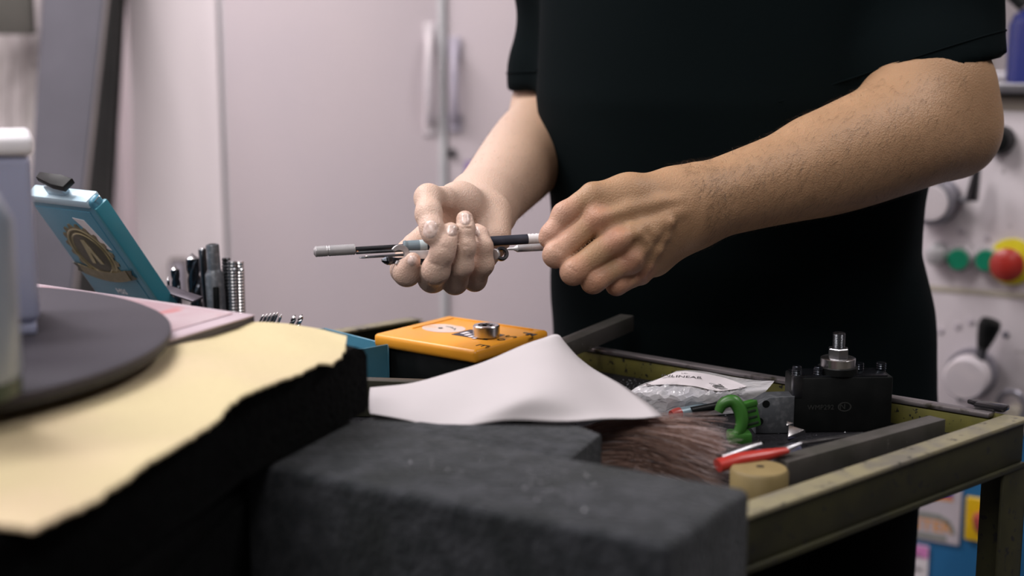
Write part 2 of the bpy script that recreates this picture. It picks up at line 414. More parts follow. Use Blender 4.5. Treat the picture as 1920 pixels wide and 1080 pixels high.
class Field:
    """Signed distance on a rectilinear grid, meshed with surface nets."""

    def __init__(s, xs, ys, zs):
        s.ax = [np.asarray(a, np.float32) for a in (xs, ys, zs)]
        s.D = np.full([len(a) for a in s.ax], 1.0, np.float32)

    def sl(s, lo, hi):
        out = []
        for a, l, h in zip(s.ax, lo, hi):
            i = max(0, int(np.searchsorted(a, l)) - 2); j = min(len(a), int(np.searchsorted(a, h)) + 2)
            out.append(slice(i, j))
        return tuple(out)

    def local(s, sl):
        X = s.ax[0][sl[0]][:, None, None]; Y = s.ax[1][sl[1]][None, :, None]; Z = s.ax[2][sl[2]][None, None, :]
        return X, Y, Z

    def add(s, prims, k=0.004, kin=0.006, sub=False):
        """prims: list of (lo, hi, fn). The group blends inside by kin, then into the field by k (or is cut out of it)."""
        m = max(k, kin) + 0.012
        lo = np.min([p[0] for p in prims], 0) - m; hi = np.max([p[1] for p in prims], 0) + m
        sl = s.sl(lo, hi)
        if any(q.stop <= q.start for q in sl): return
        shp = tuple(q.stop - q.start for q in sl)
        g = np.full(shp, 1.0, np.float32)
        for l, h, fn in prims:
            ss = s.sl(np.array(l) - m, np.array(h) + m)
            rel = tuple(slice(max(0, a.start - b.start), max(0, a.stop - b.start)) for a, b in zip(ss, sl))
            v = fn(*s.local(ss)).astype(np.float32)
            g[rel] = smin(g[rel], v, kin)
        if sub: s.D[sl] = -smin(-s.D[sl], g, k)
        else: s.D[sl] = smin(s.D[sl], g, k)

    def mesh(s):
        D = s.D; I = D < 0
        nx, ny, nz = D.shape
        c = np.zeros((nx - 1, ny - 1, nz - 1), np.uint8)
        for dx in (0, 1):
            for dy in (0, 1):
                for dz in (0, 1):
                    c += I[dx:nx - 1 + dx, dy:ny - 1 + dy, dz:nz - 1 + dz]
        act = np.argwhere((c > 0) & (c < 8)); del c
        idx = {}
        lin = (act[:, 0] * (ny - 1) + act[:, 1]) * (nz - 1) + act[:, 2]
        pos = np.zeros((len(act), 3)); cnt = np.zeros(len(act))
        corners = [(dx, dy, dz) for dx in (0, 1) for dy in (0, 1) for dz in (0, 1)]
        val = {q: D[act[:, 0] + q[0], act[:, 1] + q[1], act[:, 2] + q[2]].astype(float) for q in corners}
        for a in corners:
            for ax in range(3):
                if a[ax]: continue
                b = list(a); b[ax] = 1; b = tuple(b)
                va, vb = val[a], val[b]; mk = (va < 0) != (vb < 0)
                t = np.where(mk, va / np.where(mk, va - vb, 1), 0)
                for q in range(3):
                    pos[:, q] += np.where(mk, a[q] + (t if q == ax else 0), 0)
                cnt += mk
        pos = act + pos / cnt[:, None]
        V = np.stack([np.interp(pos[:, q], np.arange(len(s.ax[q])), s.ax[q]) for q in range(3)], 1)
        F = []
        for ax in range(3):
            o1, o2 = (ax + 1) % 3, (ax + 2) % 3
            A = np.take(I, range(0, I.shape[ax] - 1), ax); B = np.take(I, range(1, I.shape[ax]), ax)
            e = np.argwhere(A != B)
            if not len(e): continue
            up = I[e[:, 0], e[:, 1], e[:, 2]]
            ok = (e[:, o1] > 0) & (e[:, o2] > 0) & (e[:, o1] < D.shape[o1] - 1) & (e[:, o2] < D.shape[o2] - 1)
            e = e[ok]; up = up[ok]
            q = []
            for d1, d2 in ((0, 0), (1, 0), (1, 1), (0, 1)):
                w = e.copy(); w[:, o1] -= d1; w[:, o2] -= d2
                l = (w[:, 0] * (ny - 1) + w[:, 1]) * (nz - 1) + w[:, 2]
                q.append(np.searchsorted(lin, l))
            q = np.stack(q, 1); q[~up] = q[~up][:, ::-1]
            F.append(q)
        return V, np.concatenate(F)


def smin(a, b, k):
    h = np.maximum(k - np.abs(a - b), 0) / k
    return np.minimum(a, b) - h * h * k * 0.25


def cap(a, b, ra, rb=None, flat=None):
    """Tapered capsule a-b; flat=(normal, factor) squashes the section along a direction."""
    a = np.array(a, float); b = np.array(b, float); rb = ra if rb is None else rb
    r = max(ra, rb); lo = np.minimum(a, b) - r; hi = np.maximum(a, b) + r
    ab = b - a; L2 = max(1e-12, float(ab @ ab))
    if flat is not None:
        n = np.array(flat[0], float); n -= ab * (n @ ab) / L2; n /= np.linalg.norm(n); ff = flat[1]

    def fn(X, Y, Z):
        px, py, pz = X - a[0], Y - a[1], Z - a[2]
        t = np.clip((px * ab[0] + py * ab[1] + pz * ab[2]) / L2, 0, 1)
        qx, qy, qz = px - t * ab[0], py - t * ab[1], pz - t * ab[2]
        d2 = qx * qx + qy * qy + qz * qz
        if flat is not None:
            w = qx * n[0] + qy * n[1] + qz * n[2]
            d2 = d2 + w * w * (1 / (ff * ff) - 1)
            return (np.sqrt(d2) - (ra + t * (rb - ra))) * (ff if ff < 1 else 1)
        return np.sqrt(d2) - (ra + t * (rb - ra))
    return lo, hi, fn


def chain(pts, rads, flat=None):
    return [cap(pts[i], pts[i + 1], rads[i], rads[i + 1], flat) for i in range(len(pts) - 1)]


def limb(pts, rads, n=7):
    q = spline([np.append(p, r) for p, r in zip(pts, rads)], n)
    return chain([p[:3] for p in q], [p[3] for p in q])


def ball(c, r): return cap(c, np.array(c, float) + 1e-6, r, r)


def ell(c, ax, rs):
    """Ellipsoid at c with axes ax (3 vectors) and radii rs."""
    c = np.array(c, float); A = [np.array(Vector(q).normalized()) for q in ax]; r = max(rs)

    def fn(X, Y, Z):
        px, py, pz = X - c[0], Y - c[1], Z - c[2]; s = 0; g = 0
        for q, rr in zip(A, rs):
            w = px * q[0] + py * q[1] + pz * q[2]; s = s + (w / rr) ** 2; g = g + (w / rr ** 2) ** 2
        k0 = np.sqrt(s); k1 = np.sqrt(g) + 1e-9
        return k0 * (k0 - 1) / k1
    return c - r, c + r, fn


def stack_prim(zs, cx, cy, a, b, Lx, Fx, p=2.3, wob=None):
    """A body of elliptic sections stacked along z (clamped, open-ended by its z range)."""
    zs = np.array(zs); R0 = max(max(a), max(b))
    lo = np.array([min(cx) - R0, min(cy) - R0, zs[0]]); hi = np.array([max(cx) + R0, max(cy) + R0, zs[-1]])

    def fn(X, Y, Z):
        z = Z.ravel()
        C = [np.interp(z, zs, q)[None, None, :] for q in (cx, cy, a, b)]
        dx, dy = X - C[0], Y - C[1]
        l = dx * Lx[0] + dy * Lx[1]; f = dx * Fx[0] + dy * Fx[1]
        if wob is not None:
            w = wob(X, Y, Z, l, f)
        else: w = 0
        q = (np.abs(l / C[2]) ** p + np.abs(f / C[3]) ** p) ** (1 / p)
        d = (q - 1) * np.minimum(C[2], C[3]) + w
        return np.maximum(d, np.maximum(zs[0] - Z, Z - zs[-1]))
    return lo, hi, fn


def axis(*segs):
    """Grid axis from (start, stop, step) runs."""
    out = []
    for a, b, st in segs:
        n = max(1, int(round((b - a) / st))); out.append(np.linspace(a, b, n, endpoint=False))
    out.append([segs[-1][1]])
    return np.concatenate(out)


# ------------------------------------------------------------------ the room
def struct(name, bm, m, **k):
    o = obj(name, bm, m, smooth=False); o['kind'] = 'structure'; return o


XL, XR, YF, YB, ZC = -2.0, 2.6, -1.6, 3.45, 2.8
b = bmesh.new(); box(b, I4, XL - .1, XR + .1, YF - .1, YB + .1, -.1, 0); struct('floor', b, M['floor'])
b = bmesh.new(); box(b, I4, XL - .1, XR + .1, YF - .1, YB + .1, ZC, ZC + .1); struct('ceiling', b, M['ceiling'])
b = bmesh.new(); box(b, I4, XL - .1, XR + .1, YB, YB + .1, 0, ZC); struct('wall_back', b, M['wall'])
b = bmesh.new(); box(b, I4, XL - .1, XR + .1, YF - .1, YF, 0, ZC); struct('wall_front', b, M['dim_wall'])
b = bmesh.new(); box(b, I4, XL - .1, XL, YF, YB, 0, ZC); struct('wall_left', b, M['wall'])
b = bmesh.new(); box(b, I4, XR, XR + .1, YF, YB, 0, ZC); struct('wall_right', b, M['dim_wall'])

# pillar in front of the back wall, turned so that its left flank shows
e = YP(250, 250, 2.95); e.z = 0
pu = Vector((math.cos(R(4)), math.sin(R(4)), 0)); pv = Vector((-math.sin(R(4)) - .22, math.cos(R(4)), 0))
pr = YP(413, 250, 2.95); w = pr.x - e.x
b = bmesh.new()
pts = [(e.x, e.y), (e.x + w, e.y + .005), (e.x + w, e.y + .47), (e.x - .16, e.y + .47)]
prism(b, I4, pts, 0, ZC, .006)
struct('trim_1', b, M['pillar'])

# ------------------------------------------------------------------ steel locker
yl = 2.88
xa = YP(421, 250, yl).x; xm = YP(836, 250, yl).x; xb = xm + (xm - xa) + .004
lk = thing('steel_locker', (xa, yl, 0), 'tall pale grey two-door steel locker behind the person, bow handles at its middle', 'locker')
H = 1.95
b = bmesh.new(); box(b, I4, xa - .006, xb, yl + .022, yl + .44, 0.0, H, .004); obj('body', b, M['locker_edge'], lk)
b = bmesh.new(); box(b, I4, xa + .003, xm - .0035, yl, yl + .02, .06, H - .03, .003); dl = obj('door', b, M['locker'], lk)
b = bmesh.new(); box(b, I4, xm + .0035, xb - .004, yl + .003, yl + .02, .06, H - .03, .003); dr = obj('door', b, M['locker'], lk)
b = bmesh.new(); box(b, I4, xm - .014, xm - .0005, yl - .006, yl + .004, .06, H - .03, .002); obj('edge_strip', b, M['locker_edge'], dl)


def bow(px, y0, y1, m, par, out=.032):
    a = YP(px, y0, yl); c = YP(px, y1, yl)
    pts = []
    for i in range(13):
        t = i / 12; p = a.lerp(c, t); s = math.sin(math.pi * t) ** .5 if 0 < t < 1 else 0
        pts.append(p + Vector((0, -out * s - .002, 0)))
    b = bmesh.new(); tube(b, pts, .0085, 10, 1.0)
    for q in (a, c): box(b, T(q.x, yl - .003, q.z), -.012, .012, -.003, .004, -.02, .02, .002)
    obj('handle', b, m, par)


bow(806, 62, 235, M['handle_pale'], dl); bow(853, 88, 228, M['handle_grey'], dr)
b = bmesh.new(); q = YP(848, 286, yl); cyl(b, q + Vector((0, .004, 0)), q + Vector((0, -.008, 0)), .008); obj('lock', b, M['dark_metal'], dr)
b = bmesh.new(); q = YP(879, 318, yl); box(b, T(q.x, yl + .002, q.z), -.008, .016, -.0008, .002, -.03, .016); obj('sticker', b, M['purple'], dr)

# grey socket box on the pillar
q = YP(338, 520, e.y); b = bmesh.new()
sb = thing('socket_box', (q.x, e.y, q.z), 'small grey socket box on the white pillar behind the drill bits', 'socket')
box(b, T(q.x, e.y - .012, q.z), -.017, .017, -.012, .014, -.042, .042, .004); obj('housing', b, M['tan'], sb)
b = bmesh.new(); box(b, T(q.x, e.y - .025, q.z), -.012, .012, -.002, .003, -.034, .034, .002); obj('cover', b, M['handle_grey'], sb)


def leaning(name, pxs, y, m, label, cat, th=.03, group=None, edge=None, ym=None):
    """Board with front-face corners given at the top (left, right) and low down, standing on the floor."""
    (tl, tr, bl, br) = pxs
    pts = [YP(*tl, y + .12), YP(*tr, y + .12), YP(*br, y), YP(*bl, y)]

    def ext(a, c, z):
        t = (z - c.z) / (a.z - c.z); return c.lerp(a, t)
    LT, LB = ext(pts[0], pts[3], 2.05), ext(pts[0], pts[3], 0.0)
    RT, RB = ext(pts[1], pts[2], 2.05), ext(pts[1], pts[2], 0.0)
    n = (RB - LB).cross(LT - LB).normalized()
    if n.y < 0: n = -n
    b = bmesh.new(); fr = [LB, RB, RT, LT]
    v0 = [b.verts.new(p) for p in fr]; v1 = [b.verts.new(p + n * th) for p in fr]
    b.faces.new(v0[::-1]); b.faces.new(v1)
    for i in range(4): b.faces.new((v0[i], v0[(i + 1) % 4], v1[(i + 1) % 4], v1[i]))
    bmesh.ops.bevel(b, geom=b.edges[:], offset=.003, segments=1, affect='EDGES')
    if edge is None:
        o = obj(name, b, m); tag(o, label, cat, group); return o
    rt = thing(name, (LB.x, LB.y, 0), label, cat, group); obj('face_panel', b, m, rt)
    b = bmesh.new(); tube(b, [RB + n * .004 + Vector((.004, 0, 0)), RT + n * .004 + Vector((.004, 0, 0))], .0035, 6); obj('edge_band', b, edge, rt)
    return rt


leaning('leaning_board', ((78, 0), (196, 0), (52, 420), (150, 420)), 2.62, M['board'], 'wide dark grey board leaning against the wall behind the blue case', 'board', edge=M['tan'])
leaning('leaning_board', ((196, 0), (222, 0), (150, 420), (200, 420)), 2.78, M['board_edge_shade'], 'narrow blackish strip standing for the shaded board edge and gap between the grey board and the white pillar', 'board')  # strip added for the dark gap beside the grey board
leaning('leaning_board', ((48, 0), (76, 0), (40, 420), (70, 420)), 2.80, M['pale_board'], 'pale brownish plank nearest the dark grey leaning board', 'board', group=None)
leaning('leaning_board', ((22, 0), (48, 0), (12, 420), (40, 420)), 2.83, M['pale_board'], 'pale weathered plank, second from the dark grey leaning board', 'board')
leaning('leaning_board', ((-40, 0), (22, 0), (-50, 420), (12, 420)), 2.86, M['pale_board'], 'pale weathered plank at the frame edge, third from the grey board', 'board')
q = YP(20, 30, 2.80); b = bmesh.new(); box(b, T(q.x, 2.80, q.z), -.06, .045, -.012, .012, -.035, .10, .004)
tag(obj('hanging_board', b, M['dark_board']), 'small mossy dark board across the top of the pale planks', 'board')

# ------------------------------------------------------------------ lathe / milling machine on the right
E1 = Vector((.866, -.5, 0)); NM = Vector((-.5, -.866, 0))
O = P(1830, 485, 1.98)
MF = frame(O, E1, (0, 0, 1))          # local: x along the panel, y into the machine, z up


def Q(px, py):
    p = ray_plane(px, py, O, NM); v = MF.inverted() @ p; return v


zt = Q(1895, 208).z; zm = Q(1800, 800).z; zf = -O.z
mc = thing('machine_tool', (O.x, O.y, 0), 'large pale grey machine tool with control panel and blue base at the right', 'machine')
b = bmesh.new(); box(b, MF, -.30, .62, 0, .55, zm, zt, .006); obj('headstock', b, M['mach'], mc)
b = bmesh.new(); box(b, MF, -.32, .64, -.004, .58, zf, zm - .004, .006); obj('base_cabinet', b, M['mach_blue'], mc)
b = bmesh.new(); box(b, MF, -.29, .61, .008, .54, zt, Q(1895, 182).z, .003); obj('top_band', b, M['mach_beige'], mc)
b = bmesh.new(); z1 = Q(1895, 180).z; z2 = Q(1895, 155).z
box(b, MF, -.33, .66, -.02, .6, z1 + .004, z1 + .009, .001); box(b, MF, -.33, .66, -.022, -.014, z1 + .004, z2, .002)
box(b, MF, -.33, .66, .592, .6, z1 + .004, z2, .002); obj('top_tray', b, M['tray_metal'], mc)
b = bmesh.new(); box(b, MF, -.28, .60, .0, .5, z1 - .001, z1 + .004); obj('tray_underside_shade', b, M['black'], mc)  # black filler standing for the shade under the tray
b = bmesh.new(); zs_ = Q(1830, 547).z; box(b, MF, -.30, .62, -.0015, .001, zs_ - .004, zs_ + .004); obj('seam', b, M['mach_beige'], mc)


def knobby(name, px, py, parts, par=mc, off=0):
    """Stack of discs standing out of the panel. parts: (sub name, prof, mat). prof (r, h) with h outwards."""
    c = Q(px, py); F = MF @ T(c.x, -off, c.z) @ Matrix.Rotation(R(90), 4, 'X'); first = None
    for nm, prof, mm in parts:
        b = bmesh.new(); lathe(b, F, prof, 28)
        o = obj(nm if first is None else nm, b, mm, par if first is None else first)
        if first is None: first = o
    return first


def out_shift(px, py, h):
    """Pixel shift of a point h in front of the panel, so a cap lands on its pixel."""
    p = ray_plane(px, py, O + NM * h, NM); v = MF.inverted() @ p; return v


def button(nm, px, py, h, parts):
    v = out_shift(px, py, h); F = MF @ T(v.x, 0, v.z) @ Matrix.Rotation(R(90), 4, 'X'); first = None
    for n2, prof, mm in parts:
        b = bmesh.new(); lathe(b, F, prof, 28); o = obj(n2, b, mm, mc if first is None else first)
        if first is None: first = o
    return first


o_ = button('b', 1752, 480, .030, [('indicator_lamp', [(.016, 0), (.017, .004), (.016, .02), (.010, .030), (0, .033)], M['satin'])])
o_ = button('b', 1796, 487, .020, [('push_button', [(.018, 0), (.019, .008), (.017, .018), (.0145, .018)], M['chrome']), ('button_cap', [(.0145, .012), (.0145, .02), (.0135, .022)], M['green_btn'])])
o_ = button('b', 1848, 489, .020, [('push_button', [(.018, 0), (.0185, .006), (.016, .018), (.0145, .018)], M['chrome']), ('button_cap', [(.0145, .012), (.0145, .02), (.0135, .022)], M['green_btn'])])
o_ = button('b', 1886, 498, .042, [('emergency_stop', [(.032, 0), (.032, .004), (.030, .005)], M['lemon']), ('stop_neck', [(.015, .003), (.017, .006), (.014, .03)], M['handle_pale']), ('stop_cap', [(.019, .024), (.0225, .030), (.0225, .038), (.017, .043), (0, .045)], M['red'])])
# big round knob with a lever beside it
o_ = button('b', 1744, 380, .040, [('round_knob', [(.034, 0), (.034, .012), (.031, .014), (.031, .040), (.027, .042)], M['grey_knob']), ('knob_face', [(.026, .041), (.024, .044), (0, .045)], M['handle_pale'])])
b = bmesh.new(); v = MF @ out_shift(1822, 375, .03); w2 = MF @ out_shift(1832, 316, .03)
tube(b, [v, v.lerp(w2, .5), w2], [.0145, .012, .0085], 14, .6); o_ = obj('lever_grip', b, M['black_gloss'], mc)
b = bmesh.new(); a = MF @ out_shift(1775, 380, .012); cyl(b, a, v + Vector((0, 0, .002)), .004); obj('lever_rod', b, M['steel_mid'], o_)
b = bmesh.new(); lathe(b, MF @ T(Q(1868, 262).x + .006, 0, Q(1868, 262).z) @ Matrix.Rotation(R(90), 4, 'X'), [(.02, 0), (.02, .01), (.016, .028), (.012, .03)], 24); obj('black_knob', b, M['black'], mc)
# lower gear lever
o_ = button('b', 1808, 712, .060, [('lever_hub', [(.034, 0), (.034, .022), (.030, .024), (.030, .055), (.027, .060), (0, .061)], M['handle_pale'])])
b = bmesh.new(); F_ = MF @ T(out_shift(1808, 712, .06).x, 0, out_shift(1808, 712, .06).z) @ Matrix.Rotation(R(90), 4, 'X')
lathe(b, F_, [(.0345, .001), (.0352, .004), (.0352, .024), (.0345, .027)], 28); obj('hub_ring', b, M['grey_knob'], o_)
a = MF @ out_shift(1832, 690, .03); c = MF @ out_shift(1843, 650, .035); d_ = MF @ out_shift(1858, 602, .04)
b = bmesh.new(); cyl(b, a, c, .0065, .0075); obj('lever_rod', b, M['steel_dark'], o_)
b = bmesh.new(); tube(b, [c, c.lerp(d_, .35), c.lerp(d_, .8), d_, d_ + (d_ - c) * .06], [.0085, .012, .0155, .0135, .006], 16); obj('lever_grip', b, M['black'], o_)
a = MF @ out_shift(1806, 735, .045); c = MF @ out_shift(1800, 752, .045); b = bmesh.new(); cyl(b, a, c, .005); obj('hub_pin', b, M['dark_metal'], o_)
# ring handle low on the panel, bolt heads and marks
c = MF @ out_shift(1896, 762, .02); b = bmesh.new()
tube(b, [c + E1 * .018 * math.cos(t) + Vector((0, 0, .021 * math.sin(t))) + NM * .0 for t in np.linspace(0, 2 * math.pi, 24, endpoint=False)], .0042, 8, closed=True); obj('ring_handle', b, M['grey_knob'], mc)
b = bmesh.new(); p0 = MF @ Q(1904, 770); cyl(b, p0, p0 + NM * .024, .010); obj('ring_boss', b, M['mach_beige'], mc)
for px, py in ((1795, 611), (1820, 603), (1763, 620), (1803, 433), (1852, 447), (1885, 627)):
    v = Q(px, py); b = bmesh.new(); lathe(b, MF @ T(v.x, 0, v.z) @ Matrix.Rotation(R(90), 4, 'X'), [(.0055, -.001), (.005, .0015), (.003, .002)], 14); obj('bolt_head', b, M['label_grey'] if px != 1885 else M['grey_knob'], mc)

# stickers and switch on the blue base
YB_ = -.004


def plate(name, u0, u1, v0, v1, m, y=-.0055, th=.0015, par=mc, r=0):
    b = bmesh.new(); box(b, MF, u0, u1, y - th, y, v0, v1, r, 1); return obj(name, b, m, par)


a = Q(1806, 916); c = Q(1806, 1022); L0 = Q(1660, 900).x
st = plate('sticker', L0, a.x, c.z, a.z, M['label_grey'], r=.0005)
hh = a.z - c.z
plate('blue_stripe', L0, a.x - .012, a.z - hh * .15, a.z - hh * .09, M['blue_ink'], -.0072, .0004, st)
plate('red_stripe', L0, a.x - .012, a.z - hh * .19, a.z - hh * .15, M['red_ink'], -.0072, .0004, st)
plate('yellow_stripe', L0, a.x - .012, a.z - hh * .235, a.z - hh * .19, M['orange_ink'], -.0072, .0004, st)
b = bmesh.new(); pp = [(L0, c.z + hh * .50), (a.x - .03, c.z + hh * .50), (a.x - .016, c.z + hh * .43), (a.x - .008, c.z + hh * .30), (a.x - .007, c.z + hh * .18),
                       (a.x - .012, c.z + hh * .18), (a.x - .014, c.z + hh * .30), (a.x - .022, c.z + hh * .38), (a.x - .032, c.z + hh * .42), (L0, c.z + hh * .42)]
prism(b, MF @ Matrix.Rotation(R(90), 4, 'X'), pp, .0070, .0076); obj('arch_stripe', b, M['sage'], st)
plate('lower_stripe', L0, a.x - .018, c.z + hh * .045, c.z + hh * .13, M['sage'], -.0072, .0004, st)
text('lettering', 'MASTER', MF @ T(a.x - .057, -.0074, c.z + hh * .275) @ Matrix.Rotation(R(90), 4, 'X'), .023, M['orange_ink'], st, bold=.0005, sx=1.12)
# yellow plate with a red turning knob
a1 = Q(1815, 928); c1 = Q(1815, 1008); u1 = a1.x + .062
sw = plate('switch_plate', a1.x, u1, c1.z, a1.z, M['yellow'], y=-.004, th=.006, r=.001)
F_ = MF @ T(a1.x + .034, -.010, (a1.z + c1.z) / 2 - .002) @ Matrix.Rotation(R(90), 4, 'X')
b = bmesh.new(); lathe(b, F_, [(.021, 0), (.021, .008), (.019, .010)], 26); kn = obj('knob_base', b, M['dull_red'], sw)
b = bmesh.new(); lathe(b, F_ @ Matrix.Rotation(R(-38), 4, 'Z') @ Matrix.Diagonal((1.0, .42, 1, 1)), [(.024, .008), (.025, .014), (.022, .028), (.012, .031), (0, .032)], 24); obj('knob_grip', b, M['dull_red'], kn)
text('lettering', '0 1', MF @ T(a1.x + .032, -.0102, a1.z - .011) @ Matrix.Rotation(R(90), 4, 'X'), .011, M['ink'], sw)
a2 = Q(1744, 1022); c2 = Q(1744, 1092); l2 = Q(1689, 1015).x
s2 = plate('sticker', l2, a2.x, c2.z, a2.z, M['label_white'], r=.0003)
plate('magenta_header', l2 + .0008, a2.x - .0008, a2.z - (a2.z - c2.z) * .34, a2.z - .0006, M['magenta'], -.0072, .0004, s2)
text('lettering', 'abrus', MF @ T((l2 + a2.x) / 2, -.0076, a2.z - (a2.z - c2.z) * .26) @ Matrix.Rotation(R(90), 4, 'X'), .011, M['ink'], s2)
text('lettering', '707-961', MF @ T((l2 + a2.x) / 2, -.0074, a2.z - (a2.z - c2.z) * .66) @ Matrix.Rotation(R(90), 4, 'X'), .010, M['ink'], s2)

# blue jug on the machine's top tray
v = Q(1897, 158); jf = MF @ T(v.x + .045, .10, z1 + .0095)
jl = jf.translation
jg = thing('jug', jl, 'dark blue plastic jug with white spout standing on top of the machine', 'jug')
b = bmesh.new(); lathe(b, jf, [(.066, 0), (.072, .006), (.072, .085), (.066, .10), (.045, .113), (.030, .12), (.028, .135)], 32); obj('body', b, M['jug_blue'], jg)
b = bmesh.new(); lathe(b, jf, [(.030, .135), (.033, .138), (.033, .155), (.030, .158)], 28); obj('collar', b, M['jug_blue'], jg)
b = bmesh.new(); lathe(b, jf, [(.024, .158), (.034, .165), (.042, .20), (.040, .20), (.02, .166)], 28); obj('spout', b, M['white'], jg)
b = bmesh.new(); tube(b, [jf @ Vector(p) for p in ((-.050, -.02, .112), (-.068, -.02, .128), (-.070, -.02, .150), (-.060, -.02, .164), (-.036, -.01, .160))], .010, 10); obj('handle', b, M['black'], jg)
# beige pipe behind the machine
q = YP(1856, 10, 2.75); b = bmesh.new(); lathe(b, T(q.x, 2.75, 0), [(.02, 0), (.012, .004), (.012, ZC - .02), (.02, ZC)], 18)
tag(obj('pipe', b, M['mach_beige']), 'thin cream upright pipe behind the dark sleeve, beside the blue jug', 'pipe')

# ------------------------------------------------------------------ the cart
ZR, ZF = .914, .894
KR = G(1918, 783, ZR); KL = G(770, 595, ZR); KN = G(1412, 957, ZR)
cx_ = (KL - KR); cx_.z = 0; CL = cx_.length; CX = cx_.normalized()        # along the back rail, towards the left
CY = KN - KR; CY.z = 0; CY.normalize()                                                       # towards the camera
CD = .372
CF = Matrix(((CX.x, CY.x, 0, KR.x), (CX.y, CY.y, 0, KR.y), (0, 0, 1, 0), (0, 0, 0, 1)))
ct = thing('tool_cart', (KR.x, KR.y, 0), 'olive green metal workshop cart with a shallow tray, worn rails and corner legs', 'cart')


def cbox(name, x0, x1, y0, y1, z0, z1, m, bev=.0015, par=ct, more=()):
    b = bmesh.new(); box(b, CF, x0, x1, y0, y1, z0, z1, bev)
    for q in more: box(b, CF, *q, bev)
    return obj(name, b, m, par)


RW = .020
rails = {}
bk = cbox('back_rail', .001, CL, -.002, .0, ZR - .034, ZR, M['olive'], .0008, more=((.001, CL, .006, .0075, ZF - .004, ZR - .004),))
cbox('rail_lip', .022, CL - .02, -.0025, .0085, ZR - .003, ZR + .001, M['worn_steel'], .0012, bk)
rt = cbox('right_rail', -.002, .0, .001, CD - .001, ZR - .034, ZR - .003, M['olive_shaded'], .0008, more=((.012, .0135, .008, CD, ZF - .004, ZR - .004), (-.005, .004, .001, CD - .001, ZR - .038, ZR - .034)))
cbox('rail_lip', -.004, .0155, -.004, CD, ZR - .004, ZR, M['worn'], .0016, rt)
fr = cbox('front_rail', .001, CL, CD, CD + .002, ZR - .034, ZR - .003, M['olive_shaded'], .0008)
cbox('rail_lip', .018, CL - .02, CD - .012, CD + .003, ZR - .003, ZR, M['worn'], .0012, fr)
lf = cbox('left_rail', CL - .002, CL, .001, CD - .001, ZR - .034, ZR - .003, M['olive_shaded'], .0008)
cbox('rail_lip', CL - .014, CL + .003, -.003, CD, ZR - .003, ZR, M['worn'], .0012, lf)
cbox('tray_floor', .002, CL - .003, .002, CD - .002, ZF - .005, ZF, M['mat'], .0005)
for (x, y, sx, sy) in ((-.004, -.004, 1, 1), (CL + .004, -.004, -1, 1), (-.004, CD - .004, 1, -1), (CL + .004, CD - .004, -1, -1)):
    b = bmesh.new(); w = .034
    xx = sorted((x, x + sx * w)); xs2 = sorted((x, x + sx * .003)); yy = sorted((y, y + sy * w)); ys2 = sorted((y, y + sy * .003))
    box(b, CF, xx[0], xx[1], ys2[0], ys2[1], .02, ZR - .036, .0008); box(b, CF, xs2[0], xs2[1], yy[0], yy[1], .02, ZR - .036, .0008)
    lg = obj('leg', b, M['olive_shaded'], ct)
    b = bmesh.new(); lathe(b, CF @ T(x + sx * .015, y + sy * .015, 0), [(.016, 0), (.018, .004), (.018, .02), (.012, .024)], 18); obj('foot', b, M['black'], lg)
cbox('lower_shelf', .0, CL, .0, CD, .22, .225, M['olive_shaded'], .001)
# black clip at the corner
b = bmesh.new(); c = G(1858, 770, ZR); F_ = frame(c + Vector((0, 0, .001)), -CX, (0, 0, 1))
box(b, F_, -.012, .012, -.006, .008, 0, .0045, .0015); box(b, F_ @ Matrix.Rotation(R(-25), 4, 'Z'), -.022, -.004, -.004, .005, 0, .0035, .0012)
tag(obj('rubber_clip', b, M['black_gloss']), 'small black rubber clip on the right corner of the cart rim', 'clip')

# ------------------------------------------------------------------ foreground felt slab and raised block
ZS = .953
A0 = G(690, 786, ZS); A1 = G(1402, 905, ZS); B1 = G(1345, 1040, ZS)
sx_ = (A1 - A0).normalized(); sy_ = Vector((sx_.y, -sx_.x, 0))
dp = (B1 - A0).dot(sy_); ln = (A1 - A0).length
SF = Matrix(((sx_.x, sy_.x, 0, A0.x), (sx_.y, sy_.y, 0, A0.y), (0, 0, 1, 0), (0, 0, 0, 1)))
b = bmesh.new(); box(b, SF, -.46, ln + .004, .0035, dp, 0, ZS, .006, 3)
for v in b.verts:
    v.co.z += .0012 * math.sin(v.co.x * 60) * math.cos(v.co.y * 45) if v.co.z > ZS - .005 else 0
slab = thing('felt_bench', ((A0 + A1) / 2).xy.to_3d(), 'narrow dark grey fuzzy felt-covered bench standing in front of the cart', 'bench')
obj('felt_body', b, M['felt'], slab)
vv, ff = [], []
for i in range(110):
    x = random.gauss(ln * .62, .035) if i < 90 else random.uniform(-.05, ln); y = random.gauss(dp * .55, .018) if i < 90 else random.uniform(.004, dp - .006)
    if not (0 < x < ln - .012 and .014 < y < dp - .014): continue
    r = random.uniform(.0003, .0009); a = random.uniform(0, 6.28)
    c = SF @ Vector((x, y, ZS + .0013)); k = len(vv)
    for j in range(3):
        vv.append(c + Vector((r * math.cos(a + j * 2.1), r * math.sin(a + j * 2.1), random.uniform(0, r)))); 
    vv.append(c + Vector((0, 0, r))); ff += [(k, k + 1, k + 3), (k + 1, k + 2, k + 3), (k + 2, k, k + 3), (k, k + 2, k + 1)]
o_ = npmesh('swarf_specks', vv, ff, M['swarf'], slab, False); o_['kind'] = 'stuff'

